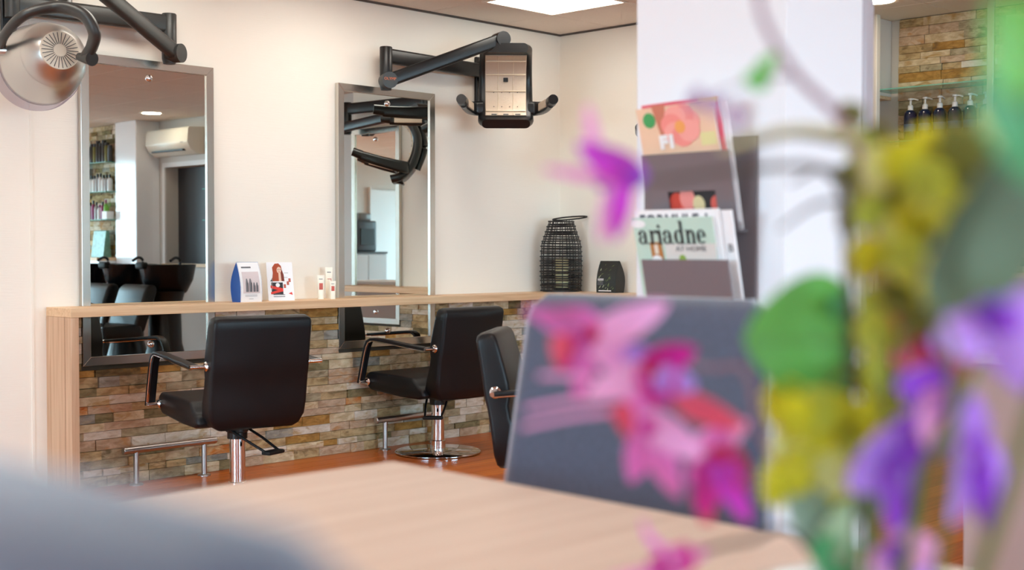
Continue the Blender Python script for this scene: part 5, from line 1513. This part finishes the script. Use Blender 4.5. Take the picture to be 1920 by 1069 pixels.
# arching mauve twig from the top
t = thing('twig', 'mauve twig arching down in front of the pillar from the top edge', 'twig', vase_spot(), 0)
stem(t, [(0, 0, 0), F3(t, 1660, 800, 0.95), F3(t, 1630, 400, 0.95), F3(t, 1590, 245, 0.95), F3(t, 1490, 140, 0.95), F3(t, 1430, 40, 0.95), F3(t, 1415, -40, 0.95)], 0.004, 0.0022, STEMP)
for (px, py, dx, dy) in ((1440, 155, -1, 0.1), (1420, 150, 0.3, 0.6)):
    leaf(t, F3(t, px, py, 0.95), cam_dir(dx, dy, 0.3), 0.022, 0.012, LEAF)
for (px, py) in ((1300, 175), (1335, 185), (1375, 205)):
    leaf(t, F3(t, px + 20, py, 0.93), cam_dir(-0.5, -0.4, 0.3), 0.022, 0.012, mat('petal_dusky', (176, 140, 170), 0.6))
stem(t, [F3(t, 1490, 140, 0.95), F3(t, 1420, 150, 0.95), F3(t, 1330, 180, 0.94)], 0.0014, 0.0008, STEMP)
stem(t, [F3(t, 1600, 255, 0.95), F3(t, 1480, 245, 0.93), F3(t, 1350, 280, 0.92)], 0.004, 0.002, mat('stem_ochre', (196, 184, 140), 0.6))
# leaves
G_L = 'green leaves of the bouquet'
t = thing('leaf_spray', 'large fresh green leaf over the right side of the blue grey chair', 'leaf', vase_spot(), 0, G_L)
stem(t, [(0, 0, 0), F3(t, 1630, 900, 1.0), F3(t, 1620, 640, 1.0), F3(t, 1590, 565, 1.0)], 0.003, 0.0018, STEMG)
def broad_leaf(t, px, py, D, dx, dy, dz, L, W, m, curl=0.35):
    q = cam_dir(dx, dy, dz).normalized(); fwd = cam_dir(0, 0.1, 1)
    xa = (fwd - q * fwd.dot(q)).normalized(); ya = q.cross(xa); a = F3(t, px, py, D)
    M = Matrix.Translation(a) @ Matrix(((xa.x, ya.x, q.x, 0), (xa.y, ya.y, q.y, 0), (xa.z, ya.z, q.z, 0), (0, 0, 0, 1)))
    L, W = L * KF, W * KF
    vs, fs = petal_mesh(L, W, curl, 0.14, 0.62, 14, 8)
    o = thick(MB(), M, vs, fs, 0.0008).build('leaf', m, t, angle=60)
    mid = [M @ Vector(vs[i * 9 + 4]) + xa * 0.0006 for i in range(14)]
    MB().tube(mid, 0.0010, 5, r1=0.0004).build('midrib', STEMG, o)
    return o
broad_leaf(t, 1612, 640, 1.0, -1.0, 0.02, 0.15, 0.099, 0.102, LEAF)
broad_leaf(t, 1600, 590, 1.01, -0.45, 0.25, 0.25, 0.03, 0.02, LEAF2)
t = thing('leaf_spray', 'very close emerald leaf at the upper right corner', 'leaf', vase_spot(), 0, G_L)
stem(t, [(0, 0, 0), F3(t, 1900, 900, 0.7), F3(t, 2000, 500, 0.6), F3(t, 1985, 250, 0.55), F3(t, 1960, 160, 0.52)], 0.004, 0.0018, STEMG)
broad_leaf(t, 1975, 200, 0.52, -1, 0.1, 0.1, 0.036, 0.052, LEAF2)
broad_leaf(t, 1975, 150, 0.52, -0.75, 0.75, 0.1, 0.042, 0.034, LEAF)
broad_leaf(t, 1985, 270, 0.53, -0.8, -0.1, 0.2, 0.034, 0.03, LEAF2)
t = thing('leaf_spray', 'long grey green leaf slanting behind the lilac bloom', 'leaf', vase_spot(), 0, G_L)
stem(t, [(0, 0, 0), F3(t, 1790, 800, 0.75), F3(t, 1760, 600, 0.7), F3(t, 1770, 560, 0.68)], 0.003, 0.0018, STEMG)
leaf(t, F3(t, 1755, 590, 0.68), cam_dir(0.5, 1, 0.1), 0.115, 0.036, LEAFD, 0.3, 0.15)
leaf(t, F3(t, 1840, 560, 0.64), cam_dir(0.35, 1, 0.1), 0.085, 0.034, LEAFD, 0.2, 0.2)
t = thing('leaf_spray', 'green leaves at the bottom of the bouquet', 'leaf', vase_spot(), 0, G_L)
stem(t, [(0, 0, 0), F3(t, 1600, 1080, 0.95), F3(t, 1590, 1040, 0.95)], 0.003, 0.0018, STEMG)
DUSTY = mat('leaf_dusty', (150, 162, 140), 0.6)
broad_leaf(t, 1560, 1010, 0.98, -0.6, 0.75, 0.1, 0.06, 0.034, DUSTY)
broad_leaf(t, 1620, 980, 0.98, 0.05, 1, 0.1, 0.055, 0.03, DUSTY)
leaf(t, F3(t, 1610, 1075, 0.95), cam_dir(-0.7, 0.45, 0.2), 0.05, 0.035, LEAF2, 0.0, 0.4)
leaf(t, F3(t, 1560, 1060, 0.95), cam_dir(0.1, 1, 0.2), 0.05, 0.030, mat('leaf_pale_green', (170, 190, 150), 0.6), 0.0, 0.4)
leaf(t, F3(t, 1640, 1080, 0.95), cam_dir(-0.1, -0.2, 0.6), 0.04, 0.035, LEAF2, 0.0, 0.4)
